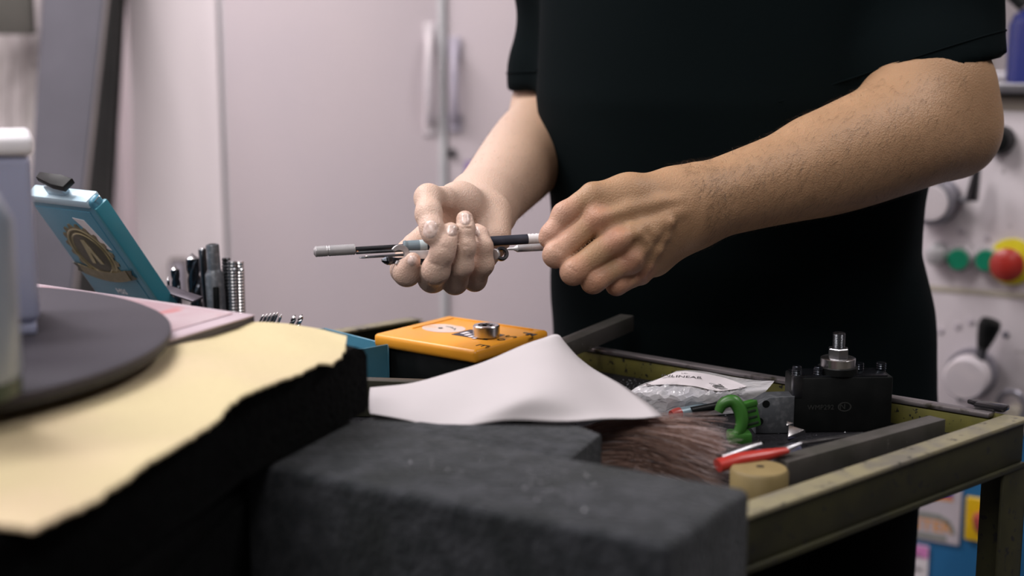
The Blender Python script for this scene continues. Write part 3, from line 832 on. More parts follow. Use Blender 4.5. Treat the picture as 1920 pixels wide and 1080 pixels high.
ZP = .9445
fp = [SF.inverted() @ G(px, py, ZP) for px, py in ((700, 778), (820, 797), (900, 797), (1000, 793), (1090, 797), (1128, 812))]
pp = [(p.x, min(p.y, -.002)) for p in fp] + [(fp[-1].x + .012, -.0005), (fp[0].x, -.0005)]
b = bmesh.new(); prism(b, SF, pp, ZR + .0015, ZP, .003, 2)
tag(obj('felt_pad', b, M['felt']), 'dark grey felt pad squeezed between the felt bench and the white paper', 'pad')

ZB = 1.0
edge = [(688, 650), (655, 690), (585, 708), (448, 752), (388, 806), (255, 886), (60, 992), (-60, 1050)]
ep = [G(px - (0 if i < 2 else 6), py, ZB) for i, (px, py) in enumerate(edge)]
bl = G(688, 650, ZB)
poly = [(bl.x, bl.y)] + [(p.x - .004, p.y) for p in ep[3:]] + [(-.62, .48), (-.62, 1.0), (-.30, 1.05), (-.17, .985)]
b = bmesh.new(); prism(b, I4, poly, ZS + .0013, ZB, .006, 2)
blk = tag(obj('raised_block', b, M['felt_black']), 'black felt-covered raised block under the yellow cloth', 'block')
# the black cabinet the block's left part stands on
q0 = SF @ Vector((-.002, dp + .002, 0)); q1 = SF @ Vector((-.458, dp + .002, 0))
cb_ = thing('side_cabinet', (-.42, .62, 0), 'black cabinet at the lower left under the cloth-covered block', 'cabinet')
b = bmesh.new(); prism(b, I4, [(q0.x, q0.y), (q0.x - .035, .50), (-.66, .48), (q1.x, q1.y)], .0, ZS - .02, .004); obj('carcass', b, M['felt_black'], cb_)
b = bmesh.new(); prism(b, I4, [(q0.x, q0.y), (q0.x - .035, .50), (-.66, .48), (q1.x, q1.y)], ZS - .0198, ZS, .003); obj('top_board', b, M['felt_black'], cb_)

# yellow cloth
tc_ = [(470, 609), (540, 612), (600, 618), (650, 630), (648, 650), (640, 676), (622, 690), (600, 686), (560, 700), (520, 716), (470, 742), (430, 762), (418, 776), (400, 792), (330, 842),
       (270, 880), (180, 934), (100, 980), (62, 1001), (20, 996), (-60, 985)]
pts = []
for i, (px, py) in enumerate(tc_):
    pts.append(G(px, py, ZB + .0035 - (.003 if 4 <= i <= 7 else 0)))
pts += [Vector((-.56, .62, ZB + .0035)), Vector((-.56, .96, ZB + .0035)), Vector((-.32, 1.0, ZB + .0035))]
dense = []
for i in range(len(pts)):
    a, c = pts[i], pts[(i + 1) % len(pts)]; n = max(2, int((c - a).length / .004)) if i < len(tc_) - 1 else 6
    for k in range(n):
        p = a.lerp(c, k / n)
        if 3 < i < len(tc_) - 2: p = p + Vector((random.uniform(-.0011, .0013), random.uniform(-.0012, .0012), 0))
        dense.append(p)
b = bmesh.new(); vs = [b.verts.new(p) for p in dense]; f = b.faces.new(vs)
bmesh.ops.triangulate(b, faces=[f]); bmesh.ops.subdivide_edges(b, edges=[e_ for e_ in b.edges if e_.calc_length() > .03], cuts=2)
bmesh.ops.triangulate(b, faces=b.faces[:])
for v in b.verts:
    v.co.z += .0012 * math.sin(v.co.x * 70 + v.co.y * 40) + .0012
r_ = bmesh.ops.extrude_face_region(b, geom=b.faces[:])
for v in [g for g in r_['geom'] if isinstance(g, bmesh.types.BMVert)]: v.co.z -= .0014
tag(obj('cloth', b, M['yellow_cloth']), 'pale yellow cloth with a frayed edge spread over the black block', 'cloth')

# grey round disc, pink card
dc = Vector((-.41, .835, ZB + .0112))
ds = thing('round_disc', dc, 'dark grey round disc lying on the pink card under the plastic containers', 'disc')
b = bmesh.new(); lathe(b, T(dc.x, dc.y, 0), [(.196, dc.z + .0035), (.2, dc.z + .0045), (.2, dc.z + .008), (.197, dc.z + .0095)], 96); obj('disc_face', b, M['disc'], ds)
b = bmesh.new(); lathe(b, T(dc.x, dc.y, 0), [(.193, dc.z), (.1985, dc.z + .0005), (.1985, dc.z + .0035)], 96); obj('backing', b, M['disc_rim'], ds)
ZD = dc.z + .0095
cq = [G(40, 548, ZB + .006), G(88, 527, ZB + .02), G(472, 586, ZB + .008), G(478, 598, ZB + .006), G(305, 648, ZB + .004)]
cq = [G(70, 530, ZB + .016), G(478, 588, ZB + .012), G(306, 640, ZB + .014), G(-60, 570, ZB + .016)]
ZK = ZB + .0042
pc = [G(66, 531, ZK + .006), G(478, 590, ZK + .006), G(302, 642, ZK + .006), G(-70, 578, ZK + .006)]
cc = sum(pc, Vector()) / 4
cd = thing('pink_card', (cc.x, cc.y, ZK), 'pink and white printed card in a clear sleeve half under the grey disc', 'card')


def quad_prism(b, pts, z0, z1, s=1.0, bev=0):
    c = sum(pts, Vector()) / 4
    prism(b, I4, [((p.x - c.x) * s + c.x, (p.y - c.y) * s + c.y) for p in pts], z0, z1, bev)


b = bmesh.new(); quad_prism(b, pc, ZK + .0002, ZK + .0045, .995); obj('card_stack', b, M['card_edge'], cd)
b = bmesh.new(); quad_prism(b, pc, ZK + .0046, ZK + .006, 1.0, .0004); obj('sleeve_border', b, M['pink_border'], cd)
b = bmesh.new(); quad_prism(b, pc, ZK + .0061, ZK + .0066, .86); obj('print', b, M['pink'], cd)

# plastic containers at the left edge
c = P(68, 470, .86); bx = thing('plastic_container', (c.x - .06, c.y, ZD), 'tall milky white plastic container with bright top at the left edge', 'container')
zt1 = P(68, 252, .86).z
b = bmesh.new(); F_ = zrot((c.x, c.y, 0), 19.5); box(b, F_, -.13, 0, .0, .085, ZD + .0076, zt1 - .012, .005, 3); obj('body', b, M['milk'], bx)
b = bmesh.new(); box(b, F_, -.132, .002, -.002, .087, zt1 - .012, zt1, .004, 3); obj('lid', b, M['milk_top'], bx)
b = bmesh.new(); box(b, F_, -.13, -.002, .002, .083, ZD + .0003, ZD + .0076, .002); obj('base_rim', b, M['milk'], bx)
c = P(40, 520, .72); zt2 = P(40, 335, .72).z; bc = Vector((c.x - .0365, c.y - .012, ZD))
bo = thing('plastic_bottle', bc, 'shorter greyish white plastic bottle with dark green base at the left edge', 'bottle')
b = bmesh.new(); hh_ = zt2 - ZD; lathe(b, T(*bc), [(.0355, .010), (.0365, .014), (.0365, hh_ - .02), (.030, hh_ - .006), (.020, hh_)], 36); obj('body', b, M['milk_grey'], bo)
b = bmesh.new(); lathe(b, T(*bc), [(.033, .0002), (.036, .002), (.036, .010)], 36); obj('base', b, M['dark_green'], bo)
b = bmesh.new(); lathe(b, T(*bc), [(.018, hh_), (.018, hh_ + .012), (.015, hh_ + .014)], 28); obj('cap', b, M['milk_top'], bo)

# ------------------------------------------------------------------ blue drill case with open lid
zb_ = ZF + .002
HL = P(180, 560, 1.36); HR = P(302, 566, 1.295)
hz = .917
hv = Vector((HR.x - HL.x, HR.y - HL.y, 0)).normalized(); wv_ = (HR - HL).length
hin = Vector((-hv.y, hv.x, 0))
if hin.x < 0: hin = -hin
LTp = P(66, 372, 1.275); 
base0 = Vector((HR.x, HR.y, hz)) - hv * .088
CFm = Matrix(((hv.x, hin.x, 0, base0.x), (hv.y, hin.y, 0, base0.y), (0, 0, 1, 0), (0, 0, 0, 1)))
dcs = thing('drill_case', (base0.x, base0.y, zb_), 'blue drill case, lid open and leaning left with a bronze gear emblem', 'case')
CW, CLn = .088, .13
b = bmesh.new(); box(b, CFm, 0, CW, .004, CLn, zb_, hz - .004, .003); obj('body', b, M['blue_case'], dcs)
b = bmesh.new(); box(b, CFm, .004, CW - .004, .012, CLn - .006, hz - .004, hz, .001); obj('insert', b, M['plate'], dcs)
# lid from four photographed corners
cn = [P(62, 362, 1.265), P(178, 388, 1.21), P(318, 602, 1.305), P(190, 590, 1.365)]
ux = (cn[1] - cn[0] + cn[2] - cn[3]).normalized(); uy = (cn[0] - cn[3] + cn[1] - cn[2]).normalized()
nl = ux.cross(uy).normalized()
if nl.y > 0: nl = -nl
nl = nl.normalized()
c0 = sum(cn, Vector()) / 4
LW = ((cn[1] - cn[0]).length + (cn[2] - cn[3]).length) / 2; LH = ((cn[0] - cn[3]).length + (cn[1] - cn[2]).length) / 2
uy = (uy - ux * uy.dot(ux)).normalized(); nl = ux.cross(uy)
LFm = Matrix(((ux.x, uy.x, nl.x, c0.x), (ux.y, uy.y, nl.y, c0.y), (ux.z, uy.z, nl.z, c0.z), (0, 0, 0, 1)))
b = bmesh.new(); box(b, LFm, -LW / 2, LW / 2, -LH / 2, LH / 2, -.013, 0, .004, 3); lid = obj('lid', b, M['blue_case'], dcs)
b = bmesh.new(); box(b, LFm, -LW / 2 + .001, LW / 2 - .004, LH / 2 - .007, LH / 2 + .001, -.014, .0012, .0015); obj('lid_rim', b, M['ice'], lid, label='pale blue upper rim of the lid')
b = bmesh.new(); box(b, LFm, LW / 2 - .004, LW / 2 + .0015, -LH / 2, LH / 2 - .008, -.015, .0, .0015); obj('lid_side', b, M['teal'], lid)
b = bmesh.new(); box(b, LFm, -LW / 2 + .006, LW / 2 - .010, -LH / 2 + .004, LH / 2 - .012, -.001, .0008, .0006); obj('raised_panel', b, M['blue_case'], lid)
b = bmesh.new(); box(b, LFm, -.016, .010, LH / 2, LH / 2 + .010, -.011, -.003, .002); la = obj('latch_post', b, M['ice'], lid)
b = bmesh.new(); prism(b, LFm @ T(.003, LH / 2 + .012, -.006) @ Matrix.Rotation(R(-9), 4, 'Z') @ Matrix.Rotation(R(90), 4, 'X'), [(-.021, -.004), (.004, -.0065), (.019, -.006), (.019, .006), (.003, .0065), (-.019, .003)], -.006, 0, .0008); obj('latch_lever', b, M['black'], la)
b = bmesh.new(); tube(b, [LFm @ Vector((LW / 2 - .002, LH / 2 - .004, -.004)), LFm @ Vector((LW / 2 + .009, LH / 2 + .003, -.006))], .0006, 6); obj('wire_end', b, M['steel'], lid)
# emblem: toothed wheel with a ribbon
EM = LFm @ T(-.001, LH * .07, .0008)
er = LW * .29
b = bmesh.new(); gp = []
for i in range(72):
    t = 2 * math.pi * i / 72; r = er * (1.13 if (i // 2) % 2 == 0 else 1.0); gp.append((r * math.cos(t), r * math.sin(t) * 1.12))
prism(b, EM, gp, 0, .0009); em = obj('emblem', b, M['bronze'], lid, label='bronze gear emblem with a ribbon')
b = bmesh.new(); lathe(b, EM @ Matrix.Diagonal((1, 1.12, 1, 1)), [(er * .97, .0009), (er * .93, .0014), (er * .90, .0009)], 48); obj('ring', b, M['gold'], em)
b = bmesh.new(); lathe(b, EM @ Matrix.Diagonal((1, 1.12, 1, 1)), [(er * .74, .0009), (er * .72, .0012), (0, .0012)], 40); obj('centre', b, M['bronze_dark'], em)
b = bmesh.new(); lathe(b, EM @ Matrix.Diagonal((1, 1.12, 1, 1)), [(er * .80, .0009), (er * .77, .0016), (er * .74, .0009)], 40); obj('inner_ring', b, M['gold'], em)
b = bmesh.new(); prism(b, EM, [(-er * .3, -er * .42), (-er * .12, -er * .42), (0, er * .1), (er * .12, -er * .42), (er * .3, -er * .42), (er * .1, er * .6), (-er * .1, er * .6)], .0012, .0017); obj('figure', b, M['gold'], em)
b = bmesh.new(); rp = []
N = 14
for i in range(N + 1):
    t = -1 + 2 * i / N; rp.append((t * er * 1.25, -er * 1.02 + er * .22 * t * t - er * .18))
rp2 = [(x, y + er * .42) for x, y in rp[::-1]]
prism(b, EM, rp + rp2, .0009, .0020, .0003, 1); obj('ribbon', b, M['bronze'], em)
for s in (-1, 1):
    b = bmesh.new(); prism(b, EM, [(s * er * 1.1, -er * 1.05), (s * er * 1.55, -er * .92), (s * er * 1.42, -er * .75), (s * er * 1.55, -er * .55), (s * er * 1.1, -er * .62)][::s], .0005, .0013); obj('ribbon_tail', b, M['bronze_dark'], em)
b = bmesh.new(); prism(b, LFm, [(LW * .06, LH * .36), (LW * .22, LH * .35), (LW * .34, LH * .12), (LW * .28, LH * .13)], .0008, .0012); obj('sticker_corner', b, M['label_white'], lid)
text('lettering', 'HSS', LFm @ T(.002, -LH * .25, .0009), .009, M['label_white'], lid)
text('lettering', 'DIN 338', LFm @ T(.002, -LH * .33, .0009), .006, M['label_white'], lid)

# ---- tools standing in the case
zh = hz - .02


def stand(px, py_top, d, lean=0.0):
    """Top point and a foot point below it inside the case."""
    t = P(px, py_top, d); f = Vector((t.x - lean, t.y, hz - .002)); return f, t


def flute_drill(name, foot, top, r, label, m=M['hss'], group=None, cat='drill bit', turns=1.6):
    """Twist drill, point up: two-lobed twisted section and a bright cone point."""
    o = thing(name, foot, label, cat, group)
    Fm = axis_frame(foot, top); L = (top - foot).length; b = bmesh.new(); n = 24; K = 40; rings = []
    for k in range(K + 1):
        z = L * .93 * k / K; tw = turns * 2 * math.pi * z / L
        ring = []
        for i in range(n):
            a = 2 * math.pi * i / n
            rr = r * (1 - .42 * max(0, math.cos(2 * a)) ** 2.2) if z > L * .12 else r
            ring.append(b.verts.new(Fm @ Vector((rr * math.cos(a + tw), rr * math.sin(a + tw), z))))
        rings.append(ring)
    for A, B in zip(rings, rings[1:]):
        for i in range(n): b.faces.new((A[i], A[(i + 1) % n], B[(i + 1) % n], B[i]))
    b.faces.new(rings[0][::-1]); b.faces.new(rings[-1]); obj('flutes', b, m, o)
    b = bmesh.new(); lathe(b, Fm @ T(0, 0, L * .93), [(r * .98, 0), (r * .98, L * .008), (0, L * .07)], 24); obj('point', b, M['steel'], o)
    return o


def tap(name, foot, top, r, label, m=M['steel_mid'], group=None):
    o = thing(name, foot, label, 'tap', group); Fm = axis_frame(foot, top); L = (top - foot).length
    b = bmesh.new(); n = 24; nth = 22; rings = []
    for k in range(nth * 2 + 1):
        z = L * (.15 + .83 * k / (nth * 2)); rr0 = r * (1.0 if k % 2 else .86)
        if k > nth * 2 - 5: rr0 *= .93
        ring = []
        for i in range(n):
            a = 2 * math.pi * i / n; rr = rr0 * (1 - .35 * max(0, math.cos(3 * a)) ** 6)
            ring.append(b.verts.new(Fm @ Vector((rr * math.cos(a), rr * math.sin(a), z))))
        rings.append(ring)
    for A, B in zip(rings, rings[1:]):
        for i in range(n): b.faces.new((A[i], A[(i + 1) % n], B[(i + 1) % n], B[i]))
    b.faces.new(rings[0][::-1]); b.faces.new(rings[-1]); obj('thread', b, m, o, smooth=False)
    b = bmesh.new(); lathe(b, Fm, [(r * .8, 0), (r * .8, L * .15), (r * .6, L * .16)], 20); obj('shank', b, m, o)
    return o


DT = 1.335
f_, t_ = stand(315, 519, DT); o_ = flute_drill('drill_bit', f_, t_, .0013, 'tiniest black drill bit standing at the left end of the drill case', turns=4)
f_, t_ = stand(327, 496, DT, -.003); flute_drill('drill_bit', f_, t_, .0042, 'small black twist drill with bright point, left of the big one', turns=2.2)
f_, t_ = stand(360, 474, DT, -.004); flute_drill('drill_bit', f_, t_, .0062, 'largest black twist drill, point up, between small drill and grey holder', turns=1.7)
f_, t_ = stand(380, 467, DT + .02, -.003); o_ = thing('steel_pin', f_, 'plain dark steel pin standing just left of the slotted grey holder', 'pin')
b = bmesh.new(); cyl(b, f_, t_, .0042, bev=.0006); obj('shaft', b, M['steel_dark'], o_)
b = bmesh.new(); cyl(b, t_, t_ + Vector((0, 0, .001)), .003, bev=.0003); obj('end_face', b, M['steel'], o_)
f_, t_ = stand(398, 458, DT - .01, -.003); o_ = thing('drill_holder', f_, 'slotted grey steel holder, the tallest tool standing in the drill case', 'tool holder')
Fm = axis_frame(f_, t_); L = (t_ - f_).length
b = bmesh.new(); lathe(b, Fm, [(.0088, 0), (.0088, L * .70), (.0066, L * .74), (.0062, L * .76), (.0062, L * .985), (.0055, L)], 28); obj('sleeve', b, M['holder_grey'], o_)
b = bmesh.new(); sl_ = Fm @ Matrix.Rotation(R(90 + 20), 4, 'Z')
q = (Vector((0, 0, CZ)) - f_); q.z = 0; ang = math.atan2(q.y, q.x)
SFm = frame(f_ + (t_ - f_) * .36, Vector((-math.sin(ang), math.cos(ang), 0)), t_ - f_)
box(b, SFm, -.0028, .0028, -.0093, -.0085, -.013, .022, .0012); b.transform(I4); obj('slot', b, M['black'], o_)
b = bmesh.new(); lathe(b, Fm, [(.0035, L), (.0035, L + .0004), (.002, L + .0005)], 20); obj('bore', b, M['black'], o_)
f_, t_ = stand(424, 480, DT, -.001); tap('thread_tap', f_, t_, .0046, 'dark screw tap standing right against the slotted grey holder', M['steel_dark'])
f_, t_ = stand(435, 486, DT - .012, 0); tap('thread_tap', f_, t_, .0046, 'brassy grey screw tap, the middle one of three standing taps', M['steel_mid'])
f_, t_ = stand(448, 487, DT - .004, 0); tap('thread_tap', f_, t_, .0050, 'bright steel screw tap at the right end of the standing tools', M['steel'])
a = P(297, 544, 1.30); c = P(362, 566, 1.275); b = bmesh.new(); F_ = frame(a, c - a, (.1, -.35, 1)); Lp = (c - a).length
b.clear(); box(b, F_, 0, Lp, 0, .012, -.0012, .0008, .0005); o_ = obj('leaf_plate', b, M['plate'], dcs)

# ------------------------------------------------------------------ open blue box with fanned bits
bp_ = [G(730, 645, .934), G(602, 611, .934)]
n1 = bp_[0]; n2 = G(600, 612, .934)
BU = Vector((n2.x - n1.x, n2.y - n1.y, 0)); bl_ = BU.length * .92; BU.normalize(); BV = Vector((BU.y, -BU.x, 0))
if BV.x > 0: BV = -BV
BF = Matrix(((BU.x, BV.x, 0, n1.x), (BU.y, BV.y, 0, n1.y), (0, 0, 1, 0), (0, 0, 0, 1)))
bb = thing('blue_box', (n1.x, n1.y, ZF), 'open blue steel box beside the orange case, partly under the yellow cloth', 'box')
bw = .135
tw = .0016
for nm, q in (('side_wall', (0, bl_, 0, tw)), ('side_wall', (0, bl_, bw - tw, bw)), ('end_wall', (0, tw, tw, bw - tw)), ('end_wall', (bl_ - tw, bl_, tw, bw - tw))):
    b = bmesh.new(); box(b, BF, *q, ZF + .0015, .934, .0005, 1); obj(nm, b, M['blue_case'], bb)
b = bmesh.new(); box(b, BF, 0, bl_, 0, bw, ZF + .0002, ZF + .0015); obj('bottom', b, M['blue_case'], bb)
b = bmesh.new(); box(b, BF, .004, bl_ - .004, .02, bw - .004, ZF + .0016, ZF + .02, .002); obj('bit_rack', b, M['black'], bb)
for i, (xt, yt, xb_, yb_2) in enumerate(((492, 594, 474, 622), (499, 593, 482, 622), (506, 592, 490, 622), (513, 591, 497, 624), (519, 590, 504, 624), (526, 594, 512, 624))):
    t_ = P(xt, yt, 1.25); f_ = P(xb_ - (xt - xb_) * 2.5, yb_2 + 90, 1.265); f_ = t_ + (f_ - t_).normalized() * ((t_.z - (ZF + .0202)) / -(f_ - t_).normalized().z)
    o_ = thing('slim_bit', f_, 'thin steel bit, %s from the left in the fanned row behind the yellow cloth' % ('first', 'second', 'third', 'fourth', 'fifth', 'sixth')[i], 'drill bit', 'thin bits fanned in the blue box')
    b = bmesh.new(); cyl(b, f_, t_, .0013 if i else .001, n=12); obj('shaft', b, M['steel'] if i in (5, 2) else M['steel_mid'], o_)
    b = bmesh.new(); a = t_ + (t_ - f_).normalized() * .0025; cyl(b, t_, a, .0011, .0004, 12, .0001); obj('point', b, M['steel'], o_)
for i, (xt, yt, lab) in enumerate(((554, 590, 'dark stubby twist bit poking up beside the blue box, left of a brighter one'), (567, 589, 'bright stubby twist bit poking up just left of the blue box edge'))):
    t_ = P(xt, yt, 1.235); f_ = P(xt - 45, yt + 110, 1.25); f_ = t_ + (f_ - t_).normalized() * ((t_.z - (ZF + .0202)) / -(f_ - t_).normalized().z)
    flute_drill('drill_bit', f_, t_, .0022, lab, M['steel_dark'] if i == 0 else M['steel'], turns=5)

# ------------------------------------------------------------------ orange case with steel die on it
ZO = .9415
c0 = G(893, 657, ZO); c1 = G(699, 625, ZO); c2 = G(1014, 628, ZO)
c3 = G(845, 591, ZO)
oc = thing('orange_case', ((c0.x + c3.x) / 2, (c0.y + c3.y) / 2, ZF), 'bright orange plastic case on black base with handwritten letters on its lid', 'case')
OX = Vector((c1.x - c0.x, c1.y - c0.y, 0)); ow = OX.length; OX.normalize(); OY = Vector((-OX.y, OX.x, 0))
if OY.y < 0: OY = -OY
oh = (c3 - c0).dot(OY)
OF = Matrix(((OX.x, OY.x, 0, c0.x), (OX.y, OY.y, 0, c0.y), (0, 0, 1, 0), (0, 0, 0, 1)))
cz = ZO - .0125
b = bmesh.new(); box(b, OF, 0, ow, 0, oh, cz, ZO, .004, 3); olid = obj('lid', b, M['orange'], oc)
b = bmesh.new(); box(b, OF, .005, ow - .006, .005, oh - .005, ZF + .0003, cz + .0005, .002); obj('base', b, M['black'], oc)
b = bmesh.new(); box(b, OF, ow * .87, ow * .885, oh * .35, oh * .9, ZO - .001, ZO + .0008, .0005); obj('rib', b, M['orange'], olid)
b = bmesh.new(); box(b, OF, ow * .10, ow * .885, oh * .9, oh * .925, ZO - .001, ZO + .0008, .0005); obj('rib', b, M['orange'], olid)
pe = OF.inverted() @ G(832, 616, ZO)
b = bmesh.new(); lathe(b, OF @ T(pe.x, pe.y, ZO - .0002) @ Matrix.Diagonal((1.25, 1, 1, 1)), [(.017, 0), (.017, .0005), (.0, .0005)], 40); stk = obj('round_sticker', b, M['worn_sticker'], olid, label='round worn white sticker')
b = bmesh.new(); p2 = OF.inverted() @ G(826, 616, ZO); lathe(b, OF @ T(p2.x, p2.y, ZO + .0003), [(.0022, 0), (.0022, .0004), (0, .0004)], 16); obj('dot', b, M['ink'], stk)
for k in range(3):
    p2 = OF.inverted() @ G(843 + 5 * k, 614 + 2 * k, ZO); b = bmesh.new(); box(b, OF @ T(p2.x, p2.y, ZO + .0003) @ Matrix.Rotation(.5 * k, 4, 'Z'), -.004, .004, -.0004, .0004, 0, .0004); obj('print_line', b, M['grey_ink'], stk)
pn = OF.inverted() @ G(893, 627, ZO)
b = bmesh.new(); box(b, OF @ T(pn.x, pn.y, ZO - .0002), -.022, .017, -.014, .013, 0, .0005); nv = obj('navy_sticker', b, M['navy'], olid, label='navy sticker with white print')
for k, s_ in enumerate(('Sandvik', 'Coromant')):
    pass
for k in range(4):
    p2 = OF.inverted() @ G(866 + 7 * k, 627 + 3 * k, ZO)
    b = bmesh.new(); box(b, OF @ T(p2.x, p2.y, ZO + .0004), -.002, .002, -.0, .009 - .0016 * k, 0, .0003); obj('print_line', b, M['label_white'], nv)
# hand-written letters along the right edge, read from the far end
dvec = (-OY); upv = Vector((0, 0, 1))
for ch, px, py, sz in (('F', 990, 626, .020), ('S', 957, 631, .017), ('o', 942, 637, .017), ('E', 905, 648, .017)):
    p = G(px, py, ZO + .0002)
    text('lettering', ch, frame(p, dvec, upv), sz, M['bronze_dark'] if ch != 'F' else M['ink'], olid, bold=-.0003 if ch != 'F' else .0002)
# steel die
pd = G(912, 631, ZO + .0005)
die = thing('threading_die', pd, 'round steel threading die standing on the orange case', 'die')
dh = .0105; dR = .0117
b = bmesh.new(); lathe(b, T(*pd), [(dR - .0008, 0), (dR, .0008), (dR, dh - .0008), (dR - .0008, dh), (.0075, dh), (.0070, dh - .0012), (.0070, .001)], 48); obj('ring_body', b, M['steel'], die)
b = bmesh.new(); lathe(b, T(*pd), [(.007, .0005), (.007, dh - .002), (.0048, dh - .0012), (.0045, dh - .0015)], 30); obj('core', b, M['black'], die)
for k in range(4):
    t = k * math.pi / 2 + .4; b = bmesh.new(); q = pd + Vector((.0048 * math.cos(t), .0048 * math.sin(t), 0)); cyl(b, q + Vector((0, 0, dh - .003)), q + Vector((0, 0, dh + .0002)), .0013, n=14); obj('cutting_lobe', b, M['steel_dark'], die)

# ------------------------------------------------------------------ bars on the cart


def bar_between(name, a, c, w, h, m, label, cat='bar', roll=0):
    """Square bar whose top centre-line runs a-c."""
    a = Vector(a); c = Vector(c); F_ = frame(a, c - a, (0, 0, 1)); L = (c - a).length
    b = bmesh.new(); box(b, F_, 0, L, -w / 2, w / 2, -h, 0, .0008); o = obj(name, b, m); tag(o, label, cat); return o


zt_ = ZF + .0205
a = G(1462, 861, zt_); c = G(1758, 782, zt_); bar_between('steel_bar', a, c, .015, .020, M['bar'], 'long grey steel bar lying along the right rail inside the cart')
a = P(1040, 645, 1.255); c = P(1176, 590, 1.355); bar_between('steel_bar', a, c, .015, .0152, M['bar'], 'square steel bar crossing the back rail behind the white paper')
zt_ = ZF + .031
a = G(560, 706, zt_); c = G(1000, 720, zt_); bar_between('steel_bar', a, c, .013, .0305, M['olive_bar'], 'dark olive flat bar in front of the blue box and orange case')

# ------------------------------------------------------------------ white paper
# control points (px, py, depth) in rows, near edge first, left to right
ctl = [
    [(694, 776, .965), (760, 788, .960), (838, 800, .955), (960, 790, .95), (1100, 788, .95), (1242, 780, .98)],
    [(692, 768, .972), (770, 770, .970), (880, 770, .968), (1000, 742, .955), (1110, 762, .968), (1215, 757, 1.01)],
    [(692, 750, .985), (790, 740, .99), (900, 720, .995), (1010, 712, .98), (1095, 716, 1.0), (1165, 722, 1.04)],
    [(693, 734, 1.0), (800, 716, 1.01), (910, 684, 1.025), (1015, 664, 1.03), (1075, 672, 1.04), (1110, 690, 1.06)],
    [(694, 728, 1.005), (815, 708, 1.02), (920, 672, 1.04), (1012, 636, 1.05), (1046, 626, 1.055), (1062, 650, 1.07)],
]
rows = [spline([np.array(P(*q)) for q in r], 8) for r in ctl]
cols = [spline([r[j] for r in rows], 8) for j in range(len(rows[0]))]
nu, nv_ = len(cols), len(cols[0])
pv_ = [cols[i][j] for i in range(nu) for j in range(nv_)]
pv_ = [p + np.array((0, 0, .0006 * math.sin(p[0] * 90 + p[1] * 50))) for p in pv_]
pf = [(i * nv_ + j, (i + 1) * nv_ + j, (i + 1) * nv_ + j + 1, i * nv_ + j + 1) for i in range(nu - 1) for j in range(nv_ - 1)]
pap = npmesh('paper_sheet', pv_, pf, M['paper'])
tag(pap, 'crumpled white paper sheet peaking in the middle behind the felt slab', 'paper')
sm = pap.modifiers.new('thickness', 'SOLIDIFY'); sm.thickness = .0004

# ------------------------------------------------------------------ zip bag with label
bctl = [
    [(1172, 748, 1.195), (1215, 768, 1.172), (1280, 772, 1.165), (1345, 765, 1.17), (1400, 752, 1.172), (1432, 738, 1.17)],
    [(1180, 736, 1.18), (1230, 740, 1.165), (1290, 742, 1.16), (1350, 738, 1.165), (1405, 734, 1.17), (1440, 729, 1.17)],
    [(1200, 722, 1.20), (1245, 716, 1.19), (1300, 716, 1.185), (1355, 722, 1.19), (1410, 724, 1.18), (1446, 722, 1.175)],
    [(1240, 708, 1.22), (1272, 698, 1.215), (1310, 700, 1.21), (1362, 712, 1.205), (1415, 718, 1.19), (1450, 717, 1.18)],
    [(1268, 696, 1.235), (1290, 694, 1.235), (1325, 697, 1.23), (1370, 706, 1.225), (1420, 713, 1.20), (1452, 714, 1.185)],
]


def sheet(ctl, n=6, dz=None):
    rows = [spline([np.array(P(*q)) for q in r], n) for r in ctl]
    cols = [spline([r[j] for r in rows], n) for j in range(len(rows[0]))]
    nu, nv = len(cols), len(cols[0]); v = [cols[i][j] for i in range(nu) for j in range(nv)]
    f = [(i * nv + j, (i + 1) * nv + j, (i + 1) * nv + j + 1, i * nv + j + 1) for i in range(nu - 1) for j in range(nv - 1)]
    return np.array(v), f, nu, nv


bv, bf, nu, nv2 = sheet(bctl)
bv[:, 2] = np.maximum(bv[:, 2], ZF + .002)
wr = np.random.default_rng(3)
bvt = bv.copy()
for i in range(len(bvt)):
    j = i % nv2; k = i // nv2
    if 0 < j < nv2 * .42 and 0 < k < nu * .72: bvt[i, 2] += wr.uniform(-.0022, .0030)
bot = bv.copy(); bot[:, 2] = ZF + .0012 + .02 * 0
V = np.concatenate([bvt, bot]); n0 = len(bv)
F = [q for q in bf] + [tuple(n0 + i for i in q[::-1]) for q in bf]
bgo = thing('zip_bag', V.mean(0) * np.array((1, 1, 0)) + np.array((0, 0, ZF + .001)), 'clear plastic zip bag of small metal parts with a white printed label', 'bag')
npmesh('film', V, F, M['bag'], bgo, smooth=False)
FB = BVHTree.FromPolygons([tuple(q) for q in bvt], [tuple(q) for q in bf])
lo_ = spline([(1203, 726), (1250, 723), (1300, 726), (1345, 735), (1392, 730)], 6); hi_ = spline([(1222, 718), (1270, 699.5), (1310, 701), (1360, 711), (1400, 726)], 6)
v_ = []; n_l = len(lo_); m_l = 10
for k in range(m_l + 1):
    for i in range(n_l):
        q = lo_[i] + (hi_[i] - lo_[i]) * (k / m_l); d = (P(q[0], q[1], 1) - Vector((0, 0, CZ))).normalized(); h = FB.ray_cast(Vector((0, 0, CZ)), d)
        v_.append((h[0] if h[0] is not None else P(q[0], q[1], 1.2)) - d * .0010 + Vector((0, 0, .0010)))
f_2 = [(k * n_l + i, k * n_l + i + 1, (k + 1) * n_l + i + 1, (k + 1) * n_l + i) for k in range(m_l) for i in range(n_l - 1)]
v_ = np.array([tuple(q) for q in v_])
lb = npmesh('label', v_, f_2, M['label_white'], bgo, label='white paper label with small print')
LBV = BVHTree.FromPolygons([tuple(q) for q in v_], [tuple(q) for q in f_2])


